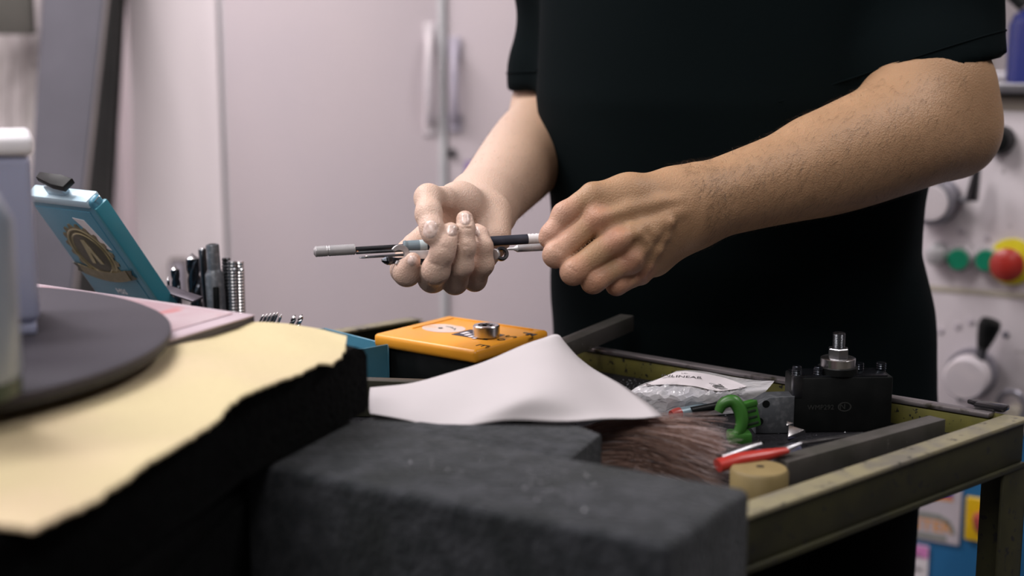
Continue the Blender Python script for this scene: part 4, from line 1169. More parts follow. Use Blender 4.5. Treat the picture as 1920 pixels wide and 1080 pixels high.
def on_label(px, py, up=.0004):
    o = Vector((0, 0, CZ)); d = (P(px, py, 1) - o).normalized(); h = LBV.ray_cast(o, d)
    return (h[0] - d * .0006) if h[0] is not None else P(px, py, 1.19)


def label_text(s, px, py, size, dx=(1, .06)):
    a = on_label(px, py); c = on_label(px + 20 * dx[0], py + 20 * dx[1]); up = on_label(px + 3, py - 5)
    x = (c - a).normalized(); n = x.cross(up - a)
    if n.z < 0: n = -n
    text('lettering', s, frame(a, x, n), size, M['ink'], lb, .00005)


label_text('INLINEAR', 1278, 706, .0080)
label_text('PBF', 1284, 700, .004)
label_text('8x 12', 1222, 721, .005)
for k in range(5):
    a = on_label(1330 + 3 * k, 719 + 2.2 * k); c = on_label(1352 + 3 * k, 721 + 2.2 * k); b = bmesh.new(); tube(b, [a, c], .0004, 5); obj('print_line', b, M['grey_ink'], lb)
for k in range(14):
    px = random.uniform(1205, 1310); py = random.uniform(742, 764)
    p = P(px, py, 1.19); p.z = ZF + random.uniform(.006, .014); ax_ = Vector((random.uniform(-1, 1), random.uniform(-1, 1), random.uniform(-.3, .5))).normalized()
    o_ = None
    b = bmesh.new(); Fm = axis_frame(p, p + ax_); lathe(b, Fm, [(.0028, 0), (.0032, .0006), (.0032, .004), (.0022, .0042), (.0018, .009), (.0015, .0093)], 12); obj('screw', b, M['steel'], bgo)

# ------------------------------------------------------------------ tool post
tp0 = P(1575, 800, 1.118); zt0 = ZF + .0003
TPx = Vector((1, .05, 0)).normalized(); TPF = frame(Vector((tp0.x, tp0.y, 0)), TPx, (0, 0, 1))
tpd = 1.118; s_ = tpd / FPX
ztop = P(1575, 704, tpd).z
tpo = thing('tool_post', (tp0.x, tp0.y + .013, zt0), 'black quick-change tool post with centre stud, nut and four set screws', 'tool post')
x0 = (1484 - 1575) * s_; x1 = (1672 - 1575) * s_
b = bmesh.new(); box(b, TPF, x0, x1, 0, .028, zt0, ztop, .0012); tb = obj('block', b, M['black'], tpo)
b = bmesh.new(); box(b, TPF, x0 + .002, x1 - .004, .001, .027, ztop - .0005, ztop + .0012, .0005); obj('top_plate', b, M['hss'], tpo)
b = bmesh.new(); box(b, TPF, x0 - .0005, x0 + .007, -.001, .006, ztop - .016, ztop + .002, .0008); obj('corner_lug', b, M['steel_dark'], tpo)
for px, py, yy in ((1492, 680, .004), (1534, 682, .006), (1621, 676, .022), (1663, 688, .022)):
    x = (px - 1575) * (tpd + yy) / FPX; zz = P(px, py, tpd + yy).z; b = bmesh.new()
    Fm = TPF @ T(x, yy, ztop); hgt = max(.006, zz - ztop)
    lathe(b, Fm, [(.0036, 0), (.0036, hgt - .001), (.003, hgt), (.0018, hgt), (.0018, hgt - .002), (0, hgt - .002)], 18); o_ = obj('set_screw', b, M['hss'], tpo)
    b = bmesh.new(); lathe(b, Fm, [(.0036, .001)] + [(.0040 if k % 2 else .0036, .001 + k * .0009) for k in range(1, 7)] + [(.0036, .0068)], 16); obj('thread', b, M['hss'], o_)
yc = .013; sc_ = (tpd + yc) / FPX; zn = lambda py: P(1575, py, tpd + yc).z
Fm = TPF @ T(0, yc, 0)
b = bmesh.new(); lathe(b, Fm, [(.0155, ztop + .001), (.0155, zn(682)), (.014, zn(681))], 32); obj('spacer', b, M['black'], tpo)
b = bmesh.new(); lathe(b, Fm, [(.0130, zn(682)), (.0136, zn(681)), (.0136, zn(666)), (.0130, zn(665))], 36); obj('washer', b, M['steel'], tpo, label='bright steel washer')
b = bmesh.new(); lathe(b, Fm @ Matrix.Rotation(R(18), 4, 'Z'), [(.0076, zn(665)), (.0083, zn(664)), (.0083, zn(648)), (.0076, zn(646.5))], 6); obj('nut', b, M['steel_mid'], tpo, smooth=False, label='hexagonal steel nut')
b = bmesh.new(); pr_ = [(.0046, zn(647))]; zz0 = zn(646); zz1 = zn(618)
for k in range(22): pr_.append((.0050 if k % 2 else .0045, zz0 + (zz1 - zz0) * k / 21))
pr_.append((.0038, zz1 + .0006)); lathe(b, Fm, pr_, 24); obj('stud', b, M['steel_dark'], tpo)
b = bmesh.new(); xa_ = (1414 - 1575) * s_; xb2 = (1486 - 1575) * s_; zz = P(1450, 742, tpd).z
prism(b, TPF @ Matrix.Rotation(R(90), 4, 'X'), [(xa_, zt0), (xb2, zt0), (xb2, zz + .0015), (xa_ + .010, zz + .001), (xa_, zz - .005)], -.016, .0025, .0008); arm_ = obj('holder_arm', b, M['holder_grey'], tpo, label='bare grey steel holder arm')
for px, py in ((1432, 752), (1421, 786)):
    x = (px - 1575) * s_; z = P(px, py, tpd).z; b = bmesh.new(); lathe(b, TPF @ T(x, -.0025, z) @ Matrix.Rotation(R(90), 4, 'X'), [(.003, -.001), (.003, .0004), (.0015, .0004)], 16); obj('screw_hole', b, M['black'], arm_)
FT = TPF @ T((1537 - 1575) * s_, -.0002, P(1537, 762, tpd).z) @ Matrix.Rotation(R(90), 4, 'X')
text('lettering', 'WMP292', FT, .0055, M['dim_ink'], tb, .0001)
FT = TPF @ T((1582 - 1575) * s_, -.0002, P(1582, 761, tpd).z) @ Matrix.Rotation(R(90), 4, 'X')
b = bmesh.new(); lathe(b, FT @ Matrix.Diagonal((1.3, .9, 1, 1)), [(.0042, 0), (.0042, .0002), (.0034, .0002), (.0034, 0), (.0042, 0)], 28); obj('logo_ring', b, M['dim_ink'], tb)
text('lettering', 'N', FT @ T(-.0016, 0, .0001), .0062, M['dim_ink'], tb, .0001)

# ------------------------------------------------------------------ small things in the tray
# green clamp
gd = 1.085
gc = thing('spring_clamp', (P(1380, 800, gd).x, P(1380, 800, gd).y, ZF), 'bright green plastic clamp beside the grey holder arm', 'clamp')
path = [P(1347, 772, gd), P(1356, 757, gd), P(1374, 752, gd), P(1386, 766, gd), P(1391, 788, gd), P(1386, 808, gd), P(1376, 818, gd)]
path = [Vector(p) for p in spline([np.array(p) for p in path], 5)]
b = bmesh.new(); tube(b, path, [.0035 + .0018 * math.sin(math.pi * i / (len(path) - 1)) for i in range(len(path))], 10); obj('hooked_jaw', b, M['clip_green'], gc)
b = bmesh.new(); F_ = frame(P(1401, 775, gd + .012), Vector((1, .1, .25)), (0, 0, 1)); box(b, F_, -.005, .008, -.006, .006, -.011, .009, .002)
box(b, F_, -.006, .0085, -.007, -.004, .006, .0105, .001); obj('grip_block', b, M['clip_green'], gc)
for k in range(3):
    b = bmesh.new(); box(b, F_, -.003, .006, -.0068, -.006, -.008 + k * .005, -.006 + k * .005, .0004); obj('groove', b, M['dark_green'], gc)
b = bmesh.new(); pz = P(1380, 818, gd); box(b, T(pz.x, pz.y, 0), -.006, .012, -.004, .012, ZF + .0003, pz.z + .003, .002); obj('foot', b, M['clip_green'], gc)
# red-tipped tool
td = 1.06
a = G(1258, 778, ZF + .0058); c = G(1338, 763, ZF + .0068)
tt = thing('marker_pen', (a.x, a.y, ZF), 'short dark teal tool with red end lying in front of the zip bag', 'tool')
b = bmesh.new(); m_ = a.lerp(c, .2); tube(b, [a, a.lerp(m_, .5), m_], [.0035, .0048, .0050], 14); obj('end_cap', b, M['dull_red'], tt, label='red end')
b = bmesh.new(); tube(b, [m_, a.lerp(c, .6), c], [.0050, .0054, .003], 14, .9); obj('body', b, M['steel_blue'], tt)
b = bmesh.new(); tube(b, [a.lerp(c, .45) + Vector((0, -.0035, .001)), c + Vector((.004, -.003, .002))], [.0034, .0030], 10); obj('dark_strip', b, M['black'], tt)
# bench brush
br0 = P(1060, 812, 1.0); br0.z = ZF + .022; tip0 = P(1345, 832, .992); tip0.z = ZF + .018
bd = (tip0 - br0); bL = bd.length; bd.normalize(); bsd = Vector((bd.y, -bd.x, 0)).normalized()
brs = thing('bench_brush', (br0.x, br0.y, ZF), 'bench brush with fuzzy brown bristles lying behind the felt slab', 'brush')
b = bmesh.new(); Fb = frame(br0, bd, (0, 0, 1)); box(b, Fb, -.03, .010, -.012, .012, -.0215, -.004, .004); obj('handle', b, M['black'], brs)


def bristles(n, m, seed, l0, l1, sp, w):
    g = np.random.default_rng(seed); v = []; f = []
    for i in range(n):
        s0 = g.uniform(-.013, .013); z0 = g.uniform(-.020, .010); L = bL * g.uniform(l0, l1)
        p0 = br0 + bd * .008 + bsd * s0 + Vector((0, 0, z0)); pr = []
        sd = s0 / .013; off = g.normal(0, sp, 2)
        for k in range(5):
            t = k / 4
            p = p0 + bd * (L * t) + bsd * (sd * .010 * t + off[0] * t * t) + Vector((0, 0, (z0 * .35 + off[1]) * t * t + .010 * math.sin(math.pi * t)))
            p.z = max(p.z, ZF + .0015); pr.append(p)
        k0 = len(v); dz = Vector((0, 0, w)) if i % 2 else bsd * w
        for k, p in enumerate(pr):
            ww = 1 - .6 * k / 4; v += [p - dz * ww, p + dz * ww]
        for k in range(4): q = k0 + 2 * k; f.append((q, q + 1, q + 3, q + 2))
    return v, f


v, f = bristles(2600, M['bristle'], 1, .62, .98, .006, .00032); o_ = npmesh('bristles', v, f, M['bristle'], brs, False); o_['kind'] = 'stuff'
v, f = bristles(420, M['bristle_pale'], 2, .85, 1.08, .009, .0003); o_ = npmesh('pale_bristles', v, f, M['bristle_pale'], brs, False, label='pale bristle tips'); o_['kind'] = 'stuff'
# red handle, wooden plug
a = G(1346, 873, ZF + .021); c = G(1476, 845, ZF + .0255)
pl = thing('pliers', (a.x, a.y, ZF), 'pliers with red handle grip lying between brush and steel bar', 'pliers')
sp_ = [a, a.lerp(c, .3) + Vector((0, 0, .001)), a.lerp(c, .7), c]
b = bmesh.new(); tube(b, sp_, [.006, .0065, .0055, .003], 14, .75); obj('handle', b, M['red'], pl, label='red grip')
b = bmesh.new(); c2_ = c + (c - a).normalized() * .012 + Vector((0, 0.004, .002)); tube(b, [a.lerp(c, .8) + Vector((0, .004, 0)), c + Vector((0, .004, 0)), c2_], [.003, .004, .0012], 10, .7); obj('jaw', b, M['steel_mid'], pl)
a2_ = a + Vector((.004, .018, .0)); c3_ = c + Vector((-.016, .016, .0)); b = bmesh.new(); tube(b, [a2_, a2_.lerp(c3_, .5), c3_], [.0045, .005, .003], 12, .7); obj('handle', b, M['steel_mid'], pl)
for q in (a, c): pass
b = bmesh.new(); box(b, T(a.lerp(c, .5).x, a.lerp(c, .5).y, 0), -.004, .004, -.004, .004, ZF + .0003, ZF + .017, .001); obj('pivot', b, M['steel_dark'], pl)
zw = ZF + .0225; c = G(1424, 877, zw); wp = thing('wooden_plug', (c.x, c.y, ZF), 'short round yellow wooden plug with a hole in its top', 'plug')
b = bmesh.new(); lathe(b, T(c.x, c.y, 0), [(.0180, ZF + .0003), (.0195, ZF + .002), (.0195, zw - .002), (.0180, zw), (.0, zw)], 36); obj('body', b, M['wood'], wp)
b = bmesh.new(); lathe(b, T(c.x + .001, c.y + .003, 0), [(.0028, zw - .0006), (.0028, zw + .0003), (0, zw + .0003)], 18); obj('hole', b, M['bronze_dark'], wp)
# rag, insert, blade
rv, rf, _, _ = sheet([[(1372, 840, 1.0), (1420, 838, 1.0), (1470, 832, 1.01), (1520, 824, 1.02)], [(1385, 822, 1.03), (1430, 822, 1.03), (1470, 818, 1.04), (1510, 815, 1.05)], [(1400, 806, 1.06), (1440, 806, 1.06), (1475, 806, 1.07), (1500, 808, 1.08)]], 8)
rv[:, 2] = ZF + .002 + .004 * np.abs(np.sin(rv[:, 0] * 130) * np.cos(rv[:, 1] * 90))
rg = npmesh('rag', rv, rf, M['rag']); tag(rg, 'crumpled navy blue rag on the tray before the tool post', 'rag'); sm = rg.modifiers.new('thickness', 'SOLIDIFY'); sm.thickness = .0012
def nugget(px, py, z, size, label, m):
    p = G(px, py, z); b = bmesh.new(); F_ = frame(p, Vector((.9, .3, .35)), (-.35, -.5, .8))
    prism(b, F_, [(-size, -size * .5), (size, -size * .6), (size * .1, size)], -size * .3, size * .3, size * .08); o = obj('carbide_insert', b, m); tag(o, label, 'insert'); return o
nugget(1488, 811, ZF + .010, .0075, 'larger shiny triangular insert lying on the navy rag', M['steel'])
nugget(1479, 795, ZF + .012, .003, 'tiny bright triangular insert at the foot of the tool post', M['steel'])
a = G(1500, 828, ZF + .010); c = G(1622, 811, ZF + .010); bar_between('feeler_strip', a, c, .006, .0025, M['steel_mid'], 'thin flat steel strip lying between the rag and long bar', 'strip')
# swarf on the tray floor
vv, ff = [], []
g = np.random.default_rng(5); Ci = CF
for i in range(2600):
    if i < 1300: x, y = CL * (.5 + .16 * g.standard_normal()), .02 + abs(g.normal(0, .05))
    else: x, y = g.uniform(.02, CL - .02), g.uniform(.012, CD - .05)
    if not (.02 < x < CL - .02 and .01 < y < CD - .02): continue
    r = g.uniform(.0003, .0011); c = CF @ Vector((x, y, ZF + .0004)); k = len(vv); a = g.uniform(0, 6.28)
    for j in range(3): vv.append(c + Vector((r * math.cos(a + 2.1 * j), r * math.sin(a + 2.1 * j), 0)))
    vv.append(c + Vector((0, 0, r * 1.2))); ff += [(k, k + 1, k + 3), (k + 1, k + 2, k + 3), (k + 2, k, k + 3), (k, k + 2, k + 1)]
o_ = npmesh('metal_swarf', vv, ff, M['steel_dark'], None, False); tag(o_, 'dark metal chips strewn over the cart tray', 'swarf', kind='stuff')

# ------------------------------------------------------------------ the person
Lx = np.array((.966, -.259)); Fx = np.array((-.259, -.966))
CT = np.array((.237, 1.455))


def B(l, f, z):
    """Body frame: l to the person's left, f forward, z up."""
    p = CT + Lx * l + Fx * f; return np.array((p[0], p[1], z))


shL = B(.165, .0, 1.43); shR = B(-.175, -.02, 1.43)
elL = np.array(P(1766, 244, 1.275)); wrL = np.array(P(1292, 388, 1.165))
elR = np.array(P(1034, 238, 1.585)); wrR = np.array(P(900, 390, 1.25))
A = np.array
fld = Field(axis((-.30, -.105, .014), (-.105, .172, .00125), (.172, .48, .003), (.48, .72, .014)),
            axis((1.02, 1.075, .006), (1.075, 1.255, .00125), (1.255, 1.56, .0035), (1.56, 1.80, .012)),
            axis((.03, .985, .018), (.985, 1.10, .00125), (1.10, 1.30, .003), (1.30, 1.86, .009)))
UPc = A((0, sP, cP)); TOc = A((0, -cP, sP))            # picture up and towards the lens, as world directions
# torso, neck, head, legs (mostly under clothes)
tz = [.84, .90, .98, 1.10, 1.22, 1.34, 1.42, 1.47]
fld.add([stack_prim(tz, [CT[0] + .0] * 8, [CT[1]] * 8, [.165, .17, .155, .165, .17, .17, .14, .08], [.11, .115, .105, .11, .115, .11, .095, .07], Lx, Fx, 2.2)], k=.03)
fld.add(chain([B(0, -.01, 1.42), B(0, .01, 1.53)], [.065, .06]), k=.05)
hc = B(0, .055, 1.66)
fld.add([ell(B(0, .02, 1.685), (tuple(np.append(Lx, 0)), tuple(np.append(Fx, 0)), (0, 0, 1)), (.076, .095, .10)), ell(B(0, .045, 1.62), (tuple(np.append(Lx, 0)), tuple(np.append(Fx, 0)), (0, 0, 1)), (.060, .075, .085))], k=.03, kin=.03)
fld.add(chain([B(0, .115, 1.675), B(0, .135, 1.635)], [.010, .016]), k=.012)                       # nose
fld.add(chain([B(-.02, .118, 1.600), B(.02, .118, 1.600)], [.007, .007]), k=.010)                    # lips
for s in (-1, 1):
    fld.add([ell(B(s * .078, .01, 1.655), (tuple(np.append(Lx, 0)), tuple(np.append(Fx, 0)), (0, 0, 1)), (.010, .020, .033))], k=.008)
    fld.add([ball(B(s * .032, .112, 1.675), .014)], k=.008, sub=True)
    fld.add(chain([B(s * .09, .0, .88), B(s * .10, .01, .50), B(s * .10, -.01, .10)], [.088, .058, .04]), k=.04)
    fld.add(chain([B(s * .10, -.02, .06), B(s * .11, .12, .05)], [.036, .028]), k=.03)
# --- left arm (at the right of the picture)
mid = elL * .62 + wrL * .38
fld.add(chain([shL, A(P(1744, 128, 1.31)), elL + (shL - elL) * .12], [.055, .0515, .047]), k=.04)
fa = [elL + A((.010, .012, -.001)), elL * .80 + wrL * .20 + UPc * .004, elL * .55 + wrL * .45, elL * .22 + wrL * .78, wrL]
fld.add(limb(fa, [.0425, .0470, .0425, .0335, .0288]), k=.03, kin=.004)
fld.add([ball(elL + A((.023, .022, -.006)), .0225)], k=.035)
fld.add(chain([elL * .8 + wrL * .2 + UPc * .012, elL * .5 + wrL * .5 + UPc * .008], [.034, .028]), k=.03)
fld.add([cap(elL + UPc * .030 - A((.030, 0, 0)), elL + UPc * .05 - A((.01, 0, 0)), .030, .03)], k=.04)
# hand: metacarpals, tendons, fingers
mcp = [A(P(1117, 411, 1.128)), A(P(1152, 451, 1.122)), A(P(1178, 488, 1.130)), A(P(1200, 512, 1.148))]
mcb = [A(P(1274, 368, 1.165)), A(P(1278, 386, 1.163)), A(P(1278, 402, 1.165)), A(P(1272, 420, 1.170))]
palm = []
for a, c, ra, rb in zip(mcb, mcp, (.0180, .020, .019, .0175), (.0118, .0118, .0110, .0100)): palm.append(cap(a, c, ra, rb))
palm.append(cap(wrL, mcb[1], .0268, .0235)); palm.append(cap(mcb[3], A(P(1222, 478, 1.172)), .020, .0185))
palm.append(cap(A(P(1200, 430, 1.168)), A(P(1150, 435, 1.160)), .026, .018))
fld.add(palm, k=.02, kin=.014)
fingersL = [
    ([mcp[0], A(P(1042, 478, 1.112)), A(P(1062, 478, 1.142)), A(P(1040, 470, 1.156))], [.0108, .0095, .0085, .0076]),
    ([mcp[1], A(P(1075, 510, 1.106)), A(P(1098, 496, 1.138)), A(P(1124, 478, 1.146))], [.0106, .0096, .0086, .0078]),
    ([mcp[2], A(P(1112, 528, 1.112)), A(P(1130, 508, 1.142)), A(P(1152, 486, 1.150))], [.0100, .0088, .0080, .0074]),
    ([mcp[3], A(P(1156, 534, 1.128)), A(P(1170, 515, 1.150)), A(P(1186, 494, 1.156))], [.0092, .0078, .0072, .0068]),
]
for pts, rr in fingersL:
    fld.add(chain(pts, rr), k=.0016, kin=.005)
thL = [A(P(1245, 362, 1.158)), A(P(1178, 364, 1.142)), A(P(1112, 367, 1.130)), A(P(1058, 402, 1.124)), A(P(1032, 440, 1.120)), A(P(1026, 449, 1.120))]
fld.add(chain(thL[:3], [.0165, .0148, .0108]), k=.014, kin=.012)
fld.add(chain(thL[2:], [.0106, .0088, .0074, .0064]), k=.0025, kin=.006)
fld.add(chain([A(P(1088, 386, 1.136)), A(P(1135, 382, 1.142))], [.009, .013]), k=.006)


def surf(px, py, off=0.0):
    """Point of the present body surface seen at a pixel, moved off towards the lens."""
    ds = np.arange(1.03, 1.3, .0004); o = np.array((0, 0, CZ)); dr = A(P(px, py, 1.0)) - o
    q = o + ds[:, None] * dr
    ii = [np.clip(np.searchsorted(fld.ax[k], q[:, k]), 0, len(fld.ax[k]) - 1) for k in range(3)]
    w = np.where(fld.D[ii[0], ii[1], ii[2]] < 0)[0]
    return q[w[0]] - dr * off if len(w) else A(P(px, py, 1.13))


# knuckles, tendons and veins on the back of the hand
for px, py, r in ((1116, 412, .0075), (1157, 455, .0075), (1183, 492, .0070)):
    fld.add([ball(surf(px, py, -.0050), r)], k=.007)
for ch, r in (([(1130, 408), (1180, 392), (1236, 380), (1270, 376)], .0022), ([(1168, 448), (1205, 428), (1250, 408), (1276, 398)], .0022),
              ([(1194, 484), (1208, 462), (1226, 438), (1250, 416)], .0022)):
    fld.add(chain([surf(x, y, o_) for (x, y), o_ in zip(ch, (-.0014, -.0015, -.0015, -.0022))], [r, r * .9, r * .8, r * .6]), k=.009)
for ch in ([(1184, 426), (1196, 438), (1208, 450)], [(1258, 418), (1248, 444), (1234, 470), (1216, 500), (1208, 514)]):
    fld.add(chain([surf(x, y, -.0009) for x, y in ch], [.0012] * len(ch)), k=.006)
# joint creases
for a, c in (((1040, 462), (1052, 480)), ((1046, 460), (1056, 474)), ((1068, 500), (1084, 516))):
    fld.add(chain([surf(*a, .0004), surf(*c, .0004)], [.0007, .0007]), k=.0012, sub=True)
# --- right arm (at the left of the picture)
fld.add(chain([shR, shR * .45 + elR * .55, elR + (shR - elR) * .12], [.056, .048, .0445]), k=.04)
fa = [elR + A((.0, .012, -.004)), elR * .78 + wrR * .22, elR * .5 + wrR * .5, elR * .2 + wrR * .8, wrR]
fld.add(limb(fa, [.041, .0445, .0405, .0330, .0285]), k=.03, kin=.004)
# hand: palm facing up and to the lens, fingers curling up in front
mR = [A(P(778, 462, 1.180)), A(P(814, 494, 1.172)), A(P(858, 504, 1.172)), A(P(900, 494, 1.182))]
bR = [A(P(872, 398, 1.222)), A(P(884, 408, 1.224)), A(P(898, 414, 1.226)), A(P(912, 418, 1.226))]
palm = [cap(a, c, ra, rb) for a, c, ra, rb in zip(bR, mR, (.018, .018, .018, .018), (.0110, .0120, .0120, .0110))]
palm.append(cap(wrR, bR[1] * .5 + bR[2] * .5, .0270, .023))
palm.append(cap(A(P(924, 402, 1.205)), A(P(924, 448, 1.182)), .0165, .0150))                        # heel on the little-finger side
fld.add(palm, k=.02, kin=.014)
fingersR = [
    ([mR[0], A(P(768, 474, 1.166)), A(P(758, 506, 1.148)), A(P(763, 511, 1.124)), A(P(774, 488, 1.113))], [.0112, .0105, .0105, .0104, .0062]),
    ([mR[1], A(P(811, 521, 1.136)), A(P(817, 507, 1.112)), A(P(829, 474, 1.104)), A(P(834, 458, 1.104)), A(P(845.5, 432, 1.108))], [.0118, .0112, .0106, .0090, .0083, .0064]),
    ([mR[2], A(P(853, 528, 1.140)), A(P(867, 498, 1.119)), A(P(874, 462, 1.113)), A(P(873.5, 430, 1.114)), A(P(871.5, 411, 1.117))], [.0112, .0098, .0083, .0071, .0067, .0068]),
    ([mR[3], A(P(890, 524, 1.152)), A(P(906, 496, 1.138)), A(P(906, 462, 1.134)), A(P(900, 440, 1.139)), A(P(894, 430, 1.144))], [.0105, .0090, .0080, .0072, .0062, .0048]),
]
for pts, rr in fingersR:
    fld.add(chain(pts, rr), k=.0009, kin=.005)
thR = [A(P(892, 398, 1.215)), A(P(862, 384, 1.180)), A(P(830, 376, 1.150)), A(P(803, 371, 1.132)), A(P(804, 402, 1.114)), A(P(810, 430, 1.104)), A(P(810, 442, 1.101))]
fld.add(chain(thR[:3], [.0205, .0165, .0112]), k=.012, kin=.014)
fld.add(chain(thR[2:], [.0108, .0103, .0098, .0086, .0072]), k=.0025, kin=.006)
for a, c in (((808, 494), (828, 500)), ((822, 462), (838, 466)), ((864, 428), (882, 428)), ((866, 462), (882, 463))):
    fld.add(chain([surf(*a, .0003), surf(*c, .0003)], [.0007, .0007]), k=.0012, sub=True)
NAILS = [(807, 430, .0056, .0070, 10), (847.5, 432, .0042, .0046, 14), (872, 410, .0043, .0050, 0), (774, 489, .0040, .0040, 25), (894, 433, .0022, .0044, -14)]
for px, py, w_, h_, an in NAILS[:4]:
    ring_ = []; sc = FPX / 1.108
    for i in range(20):
        t = 2 * math.pi * i / 20; x = math.copysign(abs(math.cos(t)) ** .7, math.cos(t)) * w_ * .98; y = math.copysign(abs(math.sin(t)) ** .7, math.sin(t)) * h_ * .98
        if y > h_ * .6: continue
        c_, s_2 = math.cos(R(an)), math.sin(R(an)); ring_.append((px + (x * c_ + y * s_2) * sc, py - (y * c_ - x * s_2) * sc))
    for q1, q2 in zip(ring_, ring_[1:]):
        a_, b_2 = surf(*q1, 0), surf(*q2, 0)
        if np.linalg.norm(a_ - b_2) < .006: fld.add(chain([a_, b_2], [.0006, .0006]), k=.0008, sub=True)
V, F = fld.mesh()
del fld
person = thing('person', (CT[0], CT[1], 0), 'person in black t-shirt and trousers holding small steel tools in both hands over the cart', 'person')
body = npmesh('body', V, F, M['skin'], person)
blush = np.zeros(len(V), np.float32)
spots = [(p[0][-1], .014) for p in fingersR] + [(thR[-1], .016)] + [(q[0][1], .011) for q in fingersL] + [(q + TOc * .008, .010) for q in mcp] + [(thL[-1], .02), (p, .0) if False else (thL[3], .012)]
for c, r in spots:
    d2 = np.linalg.norm(V - c, axis=1); blush = np.maximum(blush, np.clip(1.6 - d2 / r, 0, 1) * .55)
pale = np.clip((.055 - V[:, 0]) / .08, 0, 1) * .85  # light on the right arm and hand, painted as a lighter skin tone
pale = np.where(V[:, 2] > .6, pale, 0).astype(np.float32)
for nm, ar in (('blush', blush.astype(np.float32)), ('pale', pale)):
    at = body.data.attributes.new(nm, 'FLOAT', 'POINT'); at.data.foreach_set('value', ar)
BV_ = BVHTree.FromPolygons(V.tolist(), F.tolist())


def nail(px, py, w, h, ang, tilt=(0, 0), label=None):
    """Nail patch laid onto the finger surface as seen from the front: centre, half width/height in metres, turn of its long axis."""
    o = Vector((0, 0, CZ)); d = (P(px, py, 1) - o).normalized(); hit = BV_.ray_cast(o, d)
    if hit[0] is None: return
    rt_ = Vector((1, 0, 0)); upw = Vector(UPc)
    ax = (rt_ * math.sin(R(ang)) + upw * math.cos(R(ang))).normalized(); sx = ax.cross(d).normalized()
    v = []; f = []; ok_ = []; n = 10; m = 12
    for j in range(m + 1):
        for i in range(n + 1):
            u = -1 + 2 * i / n; t = -1 + 2 * j / m
            wv = w * (1 - .55 * abs(t) ** 4) ; p = hit[0] - d * .02 + sx * (u * wv) + ax * (t * h * (1 - .12 * u * u))
            hh = BV_.ray_cast(p, d, .045)
            ok_.append(hh[0] is not None and (hh[0] - hit[0]).dot(d) < .006)
            q = hh[0] if hh[0] is not None else p + d * .02
            q = q - d * (.0007 * (1 - .85 * max(abs(u), abs(t)) ** 4) - .0001)
            v.append(q)
    for j in range(m):
        for i in range(n):
            a = j * (n + 1) + i; q4 = (a, a + 1, a + n + 2, a + n + 1)
            if all(ok_[k] for k in q4): f.append(q4)
    npmesh('fingernail', v, f, M['nail'], person)


for q in NAILS: nail(*q)

# hairs on the forearms
Nrm = np.zeros((len(V), 3)); body.data.vertices.foreach_get('normal', tmp := np.zeros(len(V) * 3, np.float32)); Nrm = tmp.reshape(-1, 3)


def hairs(el, wr, n, t0, t1, seed, low=0):
    ax = wr - el; L = np.linalg.norm(ax); ax = ax / L
    t = (V - el) @ ax / L; rad = np.linalg.norm(V - el - np.outer(t * L, ax), axis=1)
    ok = np.where((t > t0) & (t < t1) & (rad < .062) & (Nrm @ TOc > -.2))[0]
    g = np.random.default_rng(seed); pk = g.choice(ok, n); v = []; f = []
    for i in pk:
        p = V[i] + g.normal(0, .0008, 3) * (1 - 0); nn = Nrm[i]
        dirn = ax * g.uniform(.3, 1.0) + (-UPc) * g.uniform(.0, .9) + g.normal(0, .25, 3); dirn -= nn * (dirn @ nn); dirn /= np.linalg.norm(dirn)
        ln_ = g.uniform(.006, .013); sd = np.cross(dirn, nn); sd /= np.linalg.norm(sd) + 1e-9
        pr = [p - nn * .0006, p + dirn * ln_ * .35 + nn * .0016, p + dirn * ln_ * .7 + nn * .0020, p + dirn * ln_ + nn * .0014]; k0 = len(v)
        for k, q in enumerate(pr): w = .00009 * (1 - .28 * k); v += [q - sd * w, q + sd * w]
        for k in range(3): q = k0 + 2 * k; f.append((q, q + 1, q + 3, q + 2))
    o = npmesh('arm_hair', v, f, M['arm_hair'], person, False); o['kind'] = 'stuff'


hairs(elL, wrL, 2600, -.02, 1.02, 11); hairs(elR, wrR, 500, .0, .9, 12)

# t-shirt
def folds(X, Y, Z, l, f):
    w = .0022 * np.sin(38 * (Z + .55 * l) + 3 * np.sin(9 * l)) * np.clip((1.25 - Z) / .4, 0, 1)
    w = w + .0025 * np.sin(30 * (l * .9 - Z * .35) + 2 * np.sin(7 * Z)) * np.clip((1.05 - Z) / .3, .15, 1)
    return w


sf = Field(axis((-.12, .62, .0055)), axis((1.22, 1.76, .0055)), axis((.72, 1.55, .0055)))
zs = [.758, .80, .86, .93, .985, 1.04, 1.14, 1.25, 1.34, 1.42, 1.475, 1.50]
cl = [.245, .244, .242, .236, .231, .229, .2265, .230, .235, .237, .237, .237]
aa = [.207, .204, .201, .195, .187, .190, .201, .203, .200, .175, .12, .085]
bb_ = [.145, .145, .143, .145, .160, .170, .168, .150, .135, .112, .085, .075]
sf.add([stack_prim(zs, cl, [CT[1]] * 12, aa, bb_, Lx, Fx, 2.25, folds)], k=.01)
dR_ = (elR - shR) / np.linalg.norm(elR - shR); dL = (elL - shL) / np.linalg.norm(elL - shL)
cufL = A(P(1742, 150, 1.305)); cufR = A(P(1058, 170, 1.555))
cdL = A((.30, -.12, -.95)); cdL = cdL / np.linalg.norm(cdL); cdR = A((.02, -.05, -1.)); cdR = cdR / np.linalg.norm(cdR)


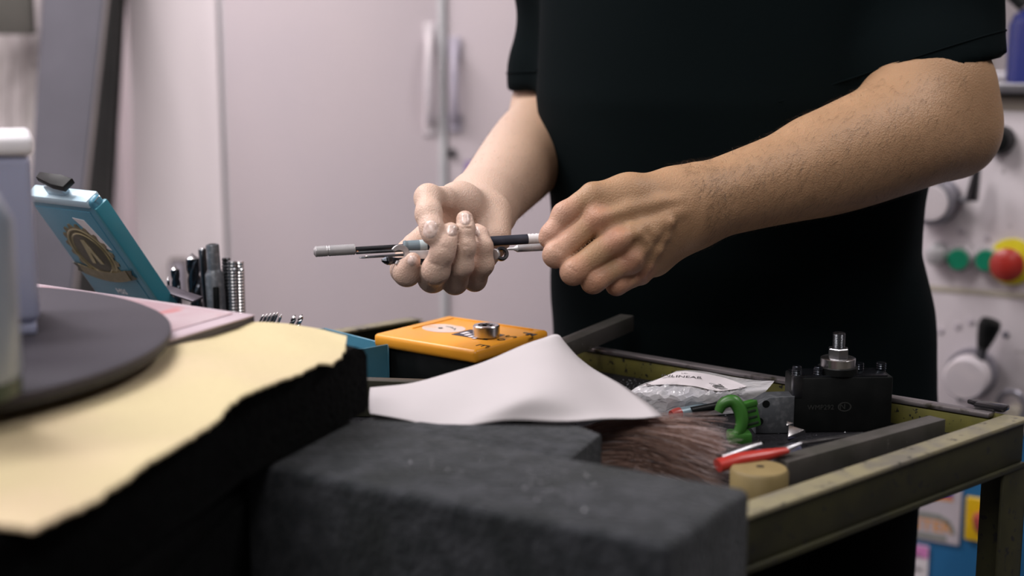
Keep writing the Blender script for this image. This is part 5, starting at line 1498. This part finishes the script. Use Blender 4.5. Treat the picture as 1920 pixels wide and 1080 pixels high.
def sleeve(pts, rr, c, d, inner):
    """Tapered sleeve cut by the cuff plane (c, d) and hollowed by inner (start, end, r0, r1)."""
    cs = [cap(pts[i], pts[i + 1], rr[i], rr[i + 1]) for i in range(len(pts) - 1)]; ci = cap(*inner)
    lo = np.min([q[0] for q in cs], 0); hi = np.max([q[1] for q in cs], 0)

    def fn(X, Y, Z):
        v = cs[0][2](X, Y, Z)
        for q in cs[1:]: v = smin(v, q[2](X, Y, Z), .03)
        v = v + .0018 * np.sin(70 * (Z + .5 * X) + 4 * np.sin(14 * X + 9 * Y)) * (Z < 1.4)
        v = -smin(-v, -((X - c[0]) * d[0] + (Y - c[1]) * d[1] + (Z - c[2]) * d[2]), .006)
        return -smin(-v, ci[2](X, Y, Z), .004)
    return lo, hi, fn


sf.add([sleeve([shL + A((0, 0, .01)), shL * .5 + cufL * .5, cufL, cufL + dL * .06], [.067, .0665, .0640, .0640], cufL, cdL, (cufL + dL * .05, cufL - dL * .04, .0600, .054))], k=.022)
sf.add([sleeve([shR + A((0, 0, .01)), shR * .5 + cufR * .5, cufR, cufR + dR_ * .06], [.064, .060, .0565, .0565], cufR, cdR, (cufR + dR_ * .05, cufR - dR_ * .04, .0515, .048))], k=.018)
sf.add([cap(B(0, .0, 1.44), B(0, .01, 1.56), .070, .066)], k=.004, sub=True)
V2, F2 = sf.mesh(); del sf
shirt = npmesh('t_shirt', V2, F2, M['shirt'], person, label='plain black short-sleeved t-shirt')
SB = BVHTree.FromPolygons(V2.tolist(), F2.tolist())


def stitch(c, d, r, off, m):
    """Hem seam around a sleeve, laid on the cloth."""
    c = Vector(c) - Vector(d).normalized() * off; d = Vector(d).normalized(); u = d.orthogonal().normalized(); w = d.cross(u); pts = []
    for i in range(48):
        t = 2 * math.pi * i / 48; dr = u * math.cos(t) + w * math.sin(t); h = SB.ray_cast(c + dr * .15, -dr, .15)
        if h[0] is not None: pts.append(h[0] + dr * .0002)
    if len(pts) > 6:
        b = bmesh.new(); tube(b, pts, .0011, 6, closed=True); obj('hem_seam', b, m, shirt)


stitch(cufL, cdL, .08, .022, M['shirt']); stitch(cufR, cdR, .08, .02, M['shirt'])
# trousers
tf = Field(axis((-.05, .56, .009)), axis((1.25, 1.76, .009)), axis((.03, .98, .010)))
tf.add([stack_prim([.80, .84, .90, .97], [.237] * 4, [CT[1]] * 4, [.18, .19, .19, .18], [.125, .13, .125, .118], Lx, Fx, 2.3)], k=.03)
for s in (-1, 1): tf.add(chain([B(s * .093, .0, .84), B(s * .105, .015, .50), B(s * .105, -.01, .07)], [.098, .082, .068]), k=.03)
V3, F3 = tf.mesh(); npmesh('trousers', V3, F3, M['trousers'], person)
for s in (-1, 1):
    f5 = Field(axis((-.1, .6, .006)), axis((1.2, 1.75, .006)), axis((-.02, .14, .006)))
    f5.add(chain([B(s * .105, -.05, .045), B(s * .11, .06, .042), B(s * .115, .16, .034)], [.042, .044, .034]) + chain([B(s * .105, -.03, .10), B(s * .105, -.03, .05)], [.048, .044]), kin=.02)
    f5.add([(A((-1, 0, -.5)), A((1, 3, .004)), lambda X, Y, Z: (Z - .003) + 0 * X + 0 * Y)], k=.002, sub=True)
    v5, q5 = f5.mesh(); npmesh('shoe', v5, q5, M['shoe'], person)
# hair and eyes of the head above the frame
hf = Field(axis((.05, .42, .006)), axis((1.25, 1.68, .006)), axis((1.54, 1.84, .006)))
hf.add([ell(B(0, .012, 1.695), (tuple(np.append(Lx, 0)), tuple(np.append(Fx, 0)), (0, 0, 1)), (.083, .100, .103))])
hf.add([ell(B(0, .10, 1.62), (tuple(np.append(Lx, 0)), tuple(np.append(Fx, 0)), (0, 0, 1)), (.071, .085, .095))], k=.01, sub=True)
v6, q6 = hf.mesh(); npmesh('hair', v6, q6, M['hair'], person)
for s in (-1, 1):
    b = bmesh.new(); c = B(s * .032, .1, 1.675); bmesh.ops.create_uvsphere(b, u_segments=16, v_segments=10, radius=.012, matrix=T(*c)); obj('eye', b, M['eye'], person)

# ------------------------------------------------------------------ tools held in the hands
def rod(a, c, r, m, par, nm, r2=None, n=20, bev=None):
    b = bmesh.new(); cyl(b, a, c, r, r2, n, bev); return obj(nm, b, m, par)


TD = 1.145
def ax1(px, d0=1.122, d1=1.168):
    """Axis of the long tap extension: from its knurled tip at the left to its pale end at the right."""
    t = (px - 588) / (1030 - 588); return P(px, 472 + (446 - 472) * t, d0 + (d1 - d0) * t)


te = thing('tap_extension', ax1(588), 'long steel tap holder with knurled tip and grey-blue sleeve, across the fingers', 'hand tool')
rod(ax1(588), ax1(592), .0025, M['satin'], te, 'nose', .0042)
b = bmesh.new(); Fm = axis_frame(ax1(591), ax1(665)); L = (ax1(665) - ax1(591)).length; pr_ = [(.0041, 0)]
for k in range(31):
    z = L * k / 30; pr_.append((.0044 if k % 2 else .0041, z))
    if k == 9: pr_ += [(.0036, z + .0002), (.0036, z + .0009)]
pr_.append((.0036, L + .0003)); lathe(b, Fm, pr_, 24); obj('knurled_tip', b, M['satin'], te)
rod(ax1(664), ax1(758), .0020, M['steel_dark'], te, 'shaft')
b = bmesh.new(); Fm = axis_frame(ax1(756), ax1(786)); L = (ax1(786) - ax1(756)).length; lathe(b, Fm, [(.003, 0), (.0046, .0004), (.0049, .002), (.0044, .003), (.0046, .0042), (.0046, L), (.004, L + .0002)], 24); obj('sleeve', b, M['steel_blue'], te)
rod(ax1(785), ax1(800), .0046, M['pale_band'], te, 'pale_band')
rod(ax1(800), ax1(990), .0042, M['barrel'], te, 'barrel')
b = bmesh.new(); Fm = axis_frame(ax1(989), ax1(1040)); L = (ax1(1040) - ax1(989)).length; pr_ = [(.0036, 0)]
for k in range(16): pr_.append((.0045 if k % 2 else .0040, L * k / 15))
pr_.append((.003, L + .0004)); lathe(b, Fm, pr_, 22); obj('threaded_end', b, M['white'], te, label='whitish threaded end')
# second thin rod under it
a = P(667, 474, 1.128); c = P(760, 469, 1.134); sr = thing('thin_rod', a, 'thin steel rod directly under the shaft of the tap holder', 'rod')
rod(a, c, .0013, M['steel_dark'], sr, 'shaft'); rod(P(664, 473.5, 1.128), P(672, 472, 1.128), .0008, M['pencil_wood'], sr, 'copper_tip')
# slim needle file
a = P(673, 483, 1.125); c = P(800, 475, 1.135); nf = thing('needle_file', a, 'slim dark needle file, lowest of the thin rods left of the spanner', 'file')
b = bmesh.new(); tube(b, [a, a.lerp(c, .05), a.lerp(c, .25), c], [.0008, .0018, .0019, .0024], 10, .5); obj('blade', b, M['steel_dark'], nf)
b = bmesh.new(); q = P(687, 481, 1.1235); F_ = axis_frame(q, q + Vector(TOc) * .01); lathe(b, F_ @ Matrix.Diagonal((1.8, .9, 1, 1)), [(.0007, -.0002), (.0007, .0004), (.0003, .0005)], 14); obj('eyelet', b, M['steel'], nf)
# dark hexagon tool
a = P(716, 488, 1.120); c = P(830, 492, 1.140); hx = thing('countersink', a, 'short blackened countersink tip just below the spanner jaw', 'hand tool')
b = bmesh.new(); Fm = axis_frame(a, c); lathe(b, Fm, [(.0012, 0), (.0030, .003), (.0032, .008), (.0026, .0095), (.0026, .045), (.002, .046)], 8); obj('shank', b, M['hss'], hx, smooth=False)
b = bmesh.new(); lathe(b, Fm, [(.0034, .004), (.0036, .005), (.0036, .0075), (.0033, .008)], 8); obj('collar', b, M['steel_dark'], hx, smooth=False)
# combination spanner
a = P(750, 478, 1.119); c = P(940, 476, 1.146)
sp = thing('spanner', a, 'small bright spanner with open jaw at left and ring end at right', 'spanner')
x = (c - a).normalized(); SPF = frame(a, x, TOc)
jw = []
Ro, Ri = .0082, .0047
for i in range(25):
    t = R(135) - R(270) * i / 24; jw.append((Ro * math.cos(t) * .95, Ro * math.sin(t)))
for i in range(17):
    t = R(-128) + R(256) * i / 16; jw.append((Ri * math.cos(t) - .0008, Ri * math.sin(t) * 1.0))
b = bmesh.new(); prism(b, SPF @ Matrix.Rotation(R(12), 4, 'Z'), jw, -.0016, .0016, .0004, 1); obj('open_jaw', b, M['satin'], sp)
Ls = (c - a).length
b = bmesh.new(); box(b, SPF, .0062, Ls - .004, -.0033, .0033, -.0012, .0012, .0008, 2); obj('shank', b, M['satin'], sp)
RF = frame(c, x * .55 + Vector(TOc) * .8, Vector(UPc) * .25 + Vector(TOc) * .75 - x * .5)
RF = frame(c, x, Vector(TOc) * .9 + Vector(UPc) * .2)
b = bmesh.new(); lathe(b, RF, [(.0030, -.0024), (.0052, -.0024), (.0058, -.0016), (.0058, .0016), (.0052, .0024), (.0034, .0024), (.0030, .0018), (.0030, -.0024)], 28); obj('ring_end', b, M['steel_dark'], sp)
b = bmesh.new(); rod_c = P(927, 477, 1.1425); cyl(b, rod_c, c - x * .004, .0045, .0042, 20); obj('ring_neck', b, M['satin'], sp)
# centre drill in the other hand
a = P(950, 467, 1.128); c = P(1060, 461, 1.140); cdv = thing('centre_drill', a, 'bright centre drill pinched between thumb and index finger, pointing left', 'drill bit')
Fm = axis_frame(a, c); L = (c - a).length
b = bmesh.new(); lathe(b, Fm, [(.0002, 0), (.0011, .0015), (.0012, .0055), (.0030, .0088)], 20); obj('pilot_point', b, M['satin'], cdv)
b = bmesh.new(); n = 24; rings = []
for k in range(13):
    z = .0086 + .011 * k / 12; ring = []
    for i in range(n):
        t = 2 * math.pi * i / n; rr = .0030 * (1 - .38 * max(0, math.cos(2 * (t - .9))) ** 3 * (1 - k / 12)); ring.append(b.verts.new(Fm @ Vector((rr * math.cos(t), rr * math.sin(t), z))))
    rings.append(ring)
for A_, B_ in zip(rings, rings[1:]):
    for i in range(n): b.faces.new((A_[i], A_[(i + 1) % n], B_[(i + 1) % n], B_[i]))
b.faces.new(rings[0][::-1]); b.faces.new(rings[-1]); obj('flute', b, M['satin'], cdv)
rod(Fm @ Vector((0, 0, .0194)), c, .0030, M['satin'], cdv, 'shank')
